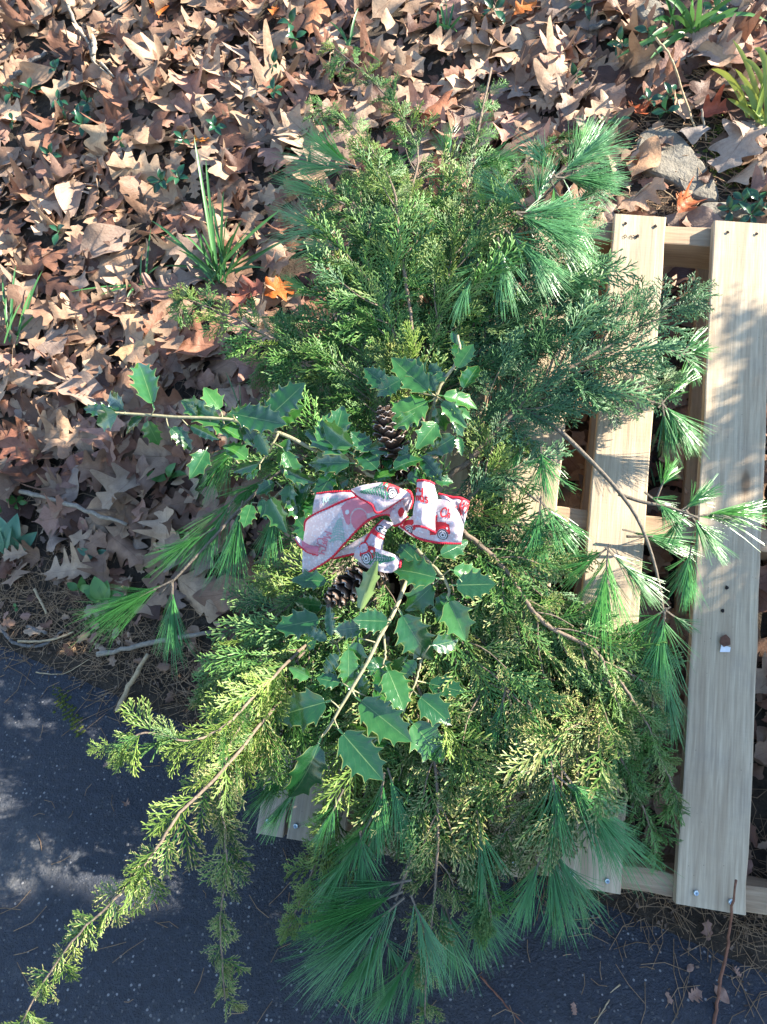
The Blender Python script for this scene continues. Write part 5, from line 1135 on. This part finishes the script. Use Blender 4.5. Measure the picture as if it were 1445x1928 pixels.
    def done(s):
        for (k, m_), mb in s.prints.items():
            if mb.n: mb.build(k.split('#')[0], M[m_], s.o)
# big left tail, seen from its back so the print is faint
r = Ribbon('ribbon_tail', [(768, 930, .215), (720, 932, .222), (663, 938, .215), (615, 958, .185), (578, 978, .15), (574, 1000, .142)], [(745, 976, .21), (725, 968, .222), (690, 982, .21), (650, 1022, .18), (622, 1052, .155), (570, 1084, .125)], .008, 'AB', 40, 14)
r.truck(698, 957, 12, 40, True, 'pink', False, 'pink'); r.tree(637, 1016, 92, 44, 30, 'palegreen'); r.text('Merry', 612, 1000, -105, 15, 'pink', .0014); r.text('Chris', 600, 1012, -108, 14, 'pink', .0013); r.done()
r = Ribbon('ribbon_loop', [(670, 926, .17), (630, 926, .155), (596, 930, .14)], [(668, 940, .18), (620, 960, .16), (588, 972, .14)], .006, 'A', 16, 8); r.text('Mer', 610, 952, 5, 16, 'palegreen', .0018); r.done()
r = Ribbon('ribbon_loop', [(600, 1030, .17), (580, 1025, .17), (563, 1012, .175), (558, 1010, .18)], [(600, 1045, .17), (580, 1040, .17), (564, 1027, .175), (556, 1014, .18)], .003, 'B', 12, 6, pr=.0013); r.fill('truck_print', 'pink', lambda u, v: u < .55, (0, 0, .6, 1)); r.done()
r = Ribbon('ribbon_loop', [(735, 985, .18), (700, 1000, .175), (650, 1030, .155)], [(722, 1010, .17), (690, 1035, .16), (628, 1052, .135)], .004, 'B', 16, 8); r.done()
# upper flap with tree and truck
r = Ribbon('ribbon_loop', [(662, 921, .235), (690, 912, .245), (727, 909, .25), (768, 926, .245), (775, 940, .235)], [(662, 923, .23), (676, 936, .235), (700, 950, .24), (714, 965, .235), (762, 936, .235)], .006, 'B', 34, 14)
r.tree(728, 922, 178, 62, 30, 'green', 11); r.truck(757, 924, -8, 28, True, 'red', part=(.15, 9)); r.done()
r = Ribbon('ribbon_loop', [(762, 924, .225), (772, 926, .225), (777, 942, .22), (772, 958, .215)], [(748, 950, .215), (756, 955, .215), (764, 962, .215), (768, 966, .215)], .004, 'A', 14, 8); r.fill('truck_print', 'red', lambda u, v: .1 < u < .35 and v < .25, (0, 0, .5, .5)); r.done()
# knot
r = Ribbon('ribbon_knot', [(728, 962, .215), (745, 952, .225), (758, 944, .225)], [(742, 990, .20), (756, 985, .215), (768, 972, .215)], .008, 'B', 14, 10); r.fill('truck_print', 'red', lambda u, v: (u-.7)**2+(v-.55)**2 < .045, (.3, .2, 1, .9)); r.done()
# vertical loop with the ends of the words
r = Ribbon('ribbon_loop', [(786, 906, .245), (783, 935, .26), (778, 965, .26), (780, 990, .25)], [(818, 912, .24), (824, 940, .255), (820, 970, .255), (820, 1002, .245)], .012, '01', 30, 14)
r.text('rry', 777, 927, -4, 15); r.text('mas', 781, 943, -2, 15); r.tree(822, 948, 95, 34, 14, 'palegreen', 7); r.done()
# right front fold with the truck
r = Ribbon('ribbon_loop', [(820, 940, .235), (842, 942, .245), (862, 962, .245), (874, 990, .23)], [(755, 990, .205), (790, 1014, .22), (830, 1022, .235), (869, 1023, .235)], .008, 'B', 34, 18)
r.truck(816, 1001, 2, 29, part=(-.2, 9)); r.truck(757, 990, -10, 23, part=(.1, 9)); r.text('Ch', 829, 972, -12, 17, 'red', .0022); r.done()
# right back of the loop
r = Ribbon('ribbon_loop', [(826, 930, .215), (850, 936, .22), (868, 938, .22), (884, 946, .215)], [(838, 950, .21), (858, 965, .215), (868, 980, .215), (872, 1000, .21)], .004, 'A', 24, 12)
r.text('Chri', 852, 971, -4, 17, 'red', .0021); r.text('Me', 868, 955, -4, 13, 'red', .0018); r.done()
r = Ribbon('ribbon_loop', [(752, 985, .19), (775, 1000, .20), (800, 1006, .205), (822, 1004, .205)], [(750, 992, .18), (776, 1010, .19), (805, 1016, .20), (824, 1012, .20)], .002, 'A', 14, 5, pr=.0014); r.done()
# piece hanging below the knot and the short lower tail
r = Ribbon('ribbon_tail', [(722, 978, .205), (702, 998, .21), (690, 1015, .21), (682, 1040, .20)], [(742, 986, .20), (728, 1000, .205), (722, 1020, .205), (720, 1045, .195)], .005, 'A', 22, 12)
r.truck(709, 982, 92, 25, True, part=(.1, 9)); r.done()
r = Ribbon('ribbon_tail', [(673, 1030, .21), (690, 1027, .215), (718, 1035, .215), (745, 1045, .21), (755, 1056, .205)], [(666, 1048, .20), (690, 1068, .20), (715, 1076, .205), (737, 1078, .205), (753, 1068, .205)], .004, '1', 30, 14)
r.tree(704, 1051, -4, 46, 25, 'green', 10); r.truck(676, 1041, -12, 21, part=(.1, 9)); r.done()
r = Ribbon('ribbon_loop', [(678, 1030, .215), (682, 1023, .22), (690, 1022, .222), (693, 1030, .22)], [(676, 1040, .21), (682, 1042, .215), (690, 1040, .217), (694, 1034, .217)], .002, 'AB', 10, 5, pr=.0012); r.done()

# ------------------------------------------------------------------ evergreen beside the driveway whose shade falls on the lower half
def shade_tree():
    base = np.array([3.35, -.55, float(max(0, tz(3.35, -.55)))]); t = thing('evergreen_tree', base, 'evergreen tree beside the driveway whose branches shade the pallet foot', 'tree')
    raw = []
    for k in range(6):                                                 # flat boughs of small blunt leaflets
        rg = np.random.default_rng(k+300); v, f = [], []
        for i in range(46):
            fr_ = (i+1)/46; sd = 1 if i % 2 else -1; p = np.array([.10*fr_, 0, 0])+np.array([0, sd*rg.uniform(0, .032)*(1.15-fr_), rg.normal()*.006]); a_ = sd*rg.uniform(.3, 1.0)
            d = np.array([math.cos(a_), math.sin(a_), rg.normal()*.3]); q = np.array([-d[1], d[0], rg.normal()*.4]); l, w = rg.uniform(.012, .024), rg.uniform(.0022, .0042); n0 = len(v)
            v += [p-q*w*.5, p+d*l*.5-q*w, p+d*l, p+d*l*.5+q*w, p+q*w*.5]; f += [(n0, n0+1, n0+3, n0+4), (n0+1, n0+2, n0+3)]
        raw.append((np.array(v), f))
    rl = random.Random(4); mb = MB(); tips = []
    def zone(u, v): return P(u, v, 0) if u > 480 else G(u, v)
    targets = []
    for _ in range(5200):
        k = rl.random()
        if k < .30: p = PP(rl.uniform(.0, .95), rl.uniform(-.05, .36), 0)
        elif k < .36: p = PP(rl.uniform(.66, .95), rl.uniform(.36, .62), 0) if rl.random() < .5 else None
        elif k < .40: p = PP(rl.uniform(.70, .95), rl.uniform(.66, 1.04), 0) if rl.random() < .5 else None
        elif k < .75: p = G(rl.uniform(60, 1445), rl.uniform(1330, 1935))
        elif k < .88: p = G(rl.uniform(-60, 380), rl.uniform(930, 1300))
        else: p = G(rl.uniform(-100, 420), rl.uniform(1250, 1960))
        if p is None: continue
        targets.append(p)
    lit = [P(px, py, .13) for px in range(440, 1260, 35) for py in range(150, 1530, 35) if in_swag(px, py) or (px > 900 and 500 < py < 1330)]
    lit += [P(px, py, 0) for px in range(1120, 1240, 25) for py in range(420, 1200, 30)]+[G(px, py) for px in range(-40, 560, 45) for py in range(0, 800, 45)]
    for lab, pts, *_ in CED:
        if 'over the driveway' in lab or 'bottom left corner' in lab: sp_ = list(spline([P(*p) for p in pts], 16)); lit += sp_[3:] if 'pointing left' in lab else sp_[3:7]
    e1 = nrm(np.cross(SUN, [0, 0, 1])); e2 = np.cross(e1, SUN); L2 = np.array([[p@e1, p@e2] for p in lit])
    k = 0
    for p in targets:
        q = np.array([p@e1, p@e2]); dmin = np.min(np.linalg.norm(L2-q, axis=1))
        if dmin < .06: continue
        qq = p-PO; near = (qq@PU) > .6 and (qq@PV) > .36; d = rl.uniform(1.05, 1.7) if near else rl.uniform(2.6, 3.9); c = p+SUN*d; s = rl.uniform(1.3, 2.0) if dmin > .14 else rl.uniform(.7, 1.1); v, f = raw[rl.randrange(6)]
        dr = nrm(np.array([-.35, rl.gauss(0, .6), rl.gauss(-.25, .35)])); fr = frame(dr, nrm(SUN+np.array([rl.gauss(0, .5) for _ in range(3)])))
        mb.add((v*s-np.array([.05*s, 0, 0]))@fr.T+c, f); k += 1
        if k % 36 == 0: tips.append(c)
        if k > 2200: break
    mb.build('crown', M['crown'], t)
    top = base+np.array([.15, .2, 3.6]); mt = MB(); sp = spline([base-np.array([0, 0, .1]), base+np.array([.05, .1, 1.6]), top], 14); mt.tube(sp, np.linspace(.13, .03, 14), 10); mt.build('trunk', M['trunk'], t, True)
    for c in tips:
        a = sp[min(13, max(3, int((c[2]+.4)/3.6*13)))]; mt = MB(); mt.tube(spline([a, (a+c)/2+np.array([0, 0, .12]), c], 8), np.linspace(.018, .004, 8), 5); mt.build('limb', M['trunk'], t, True)
shade_tree()
flush_labels()
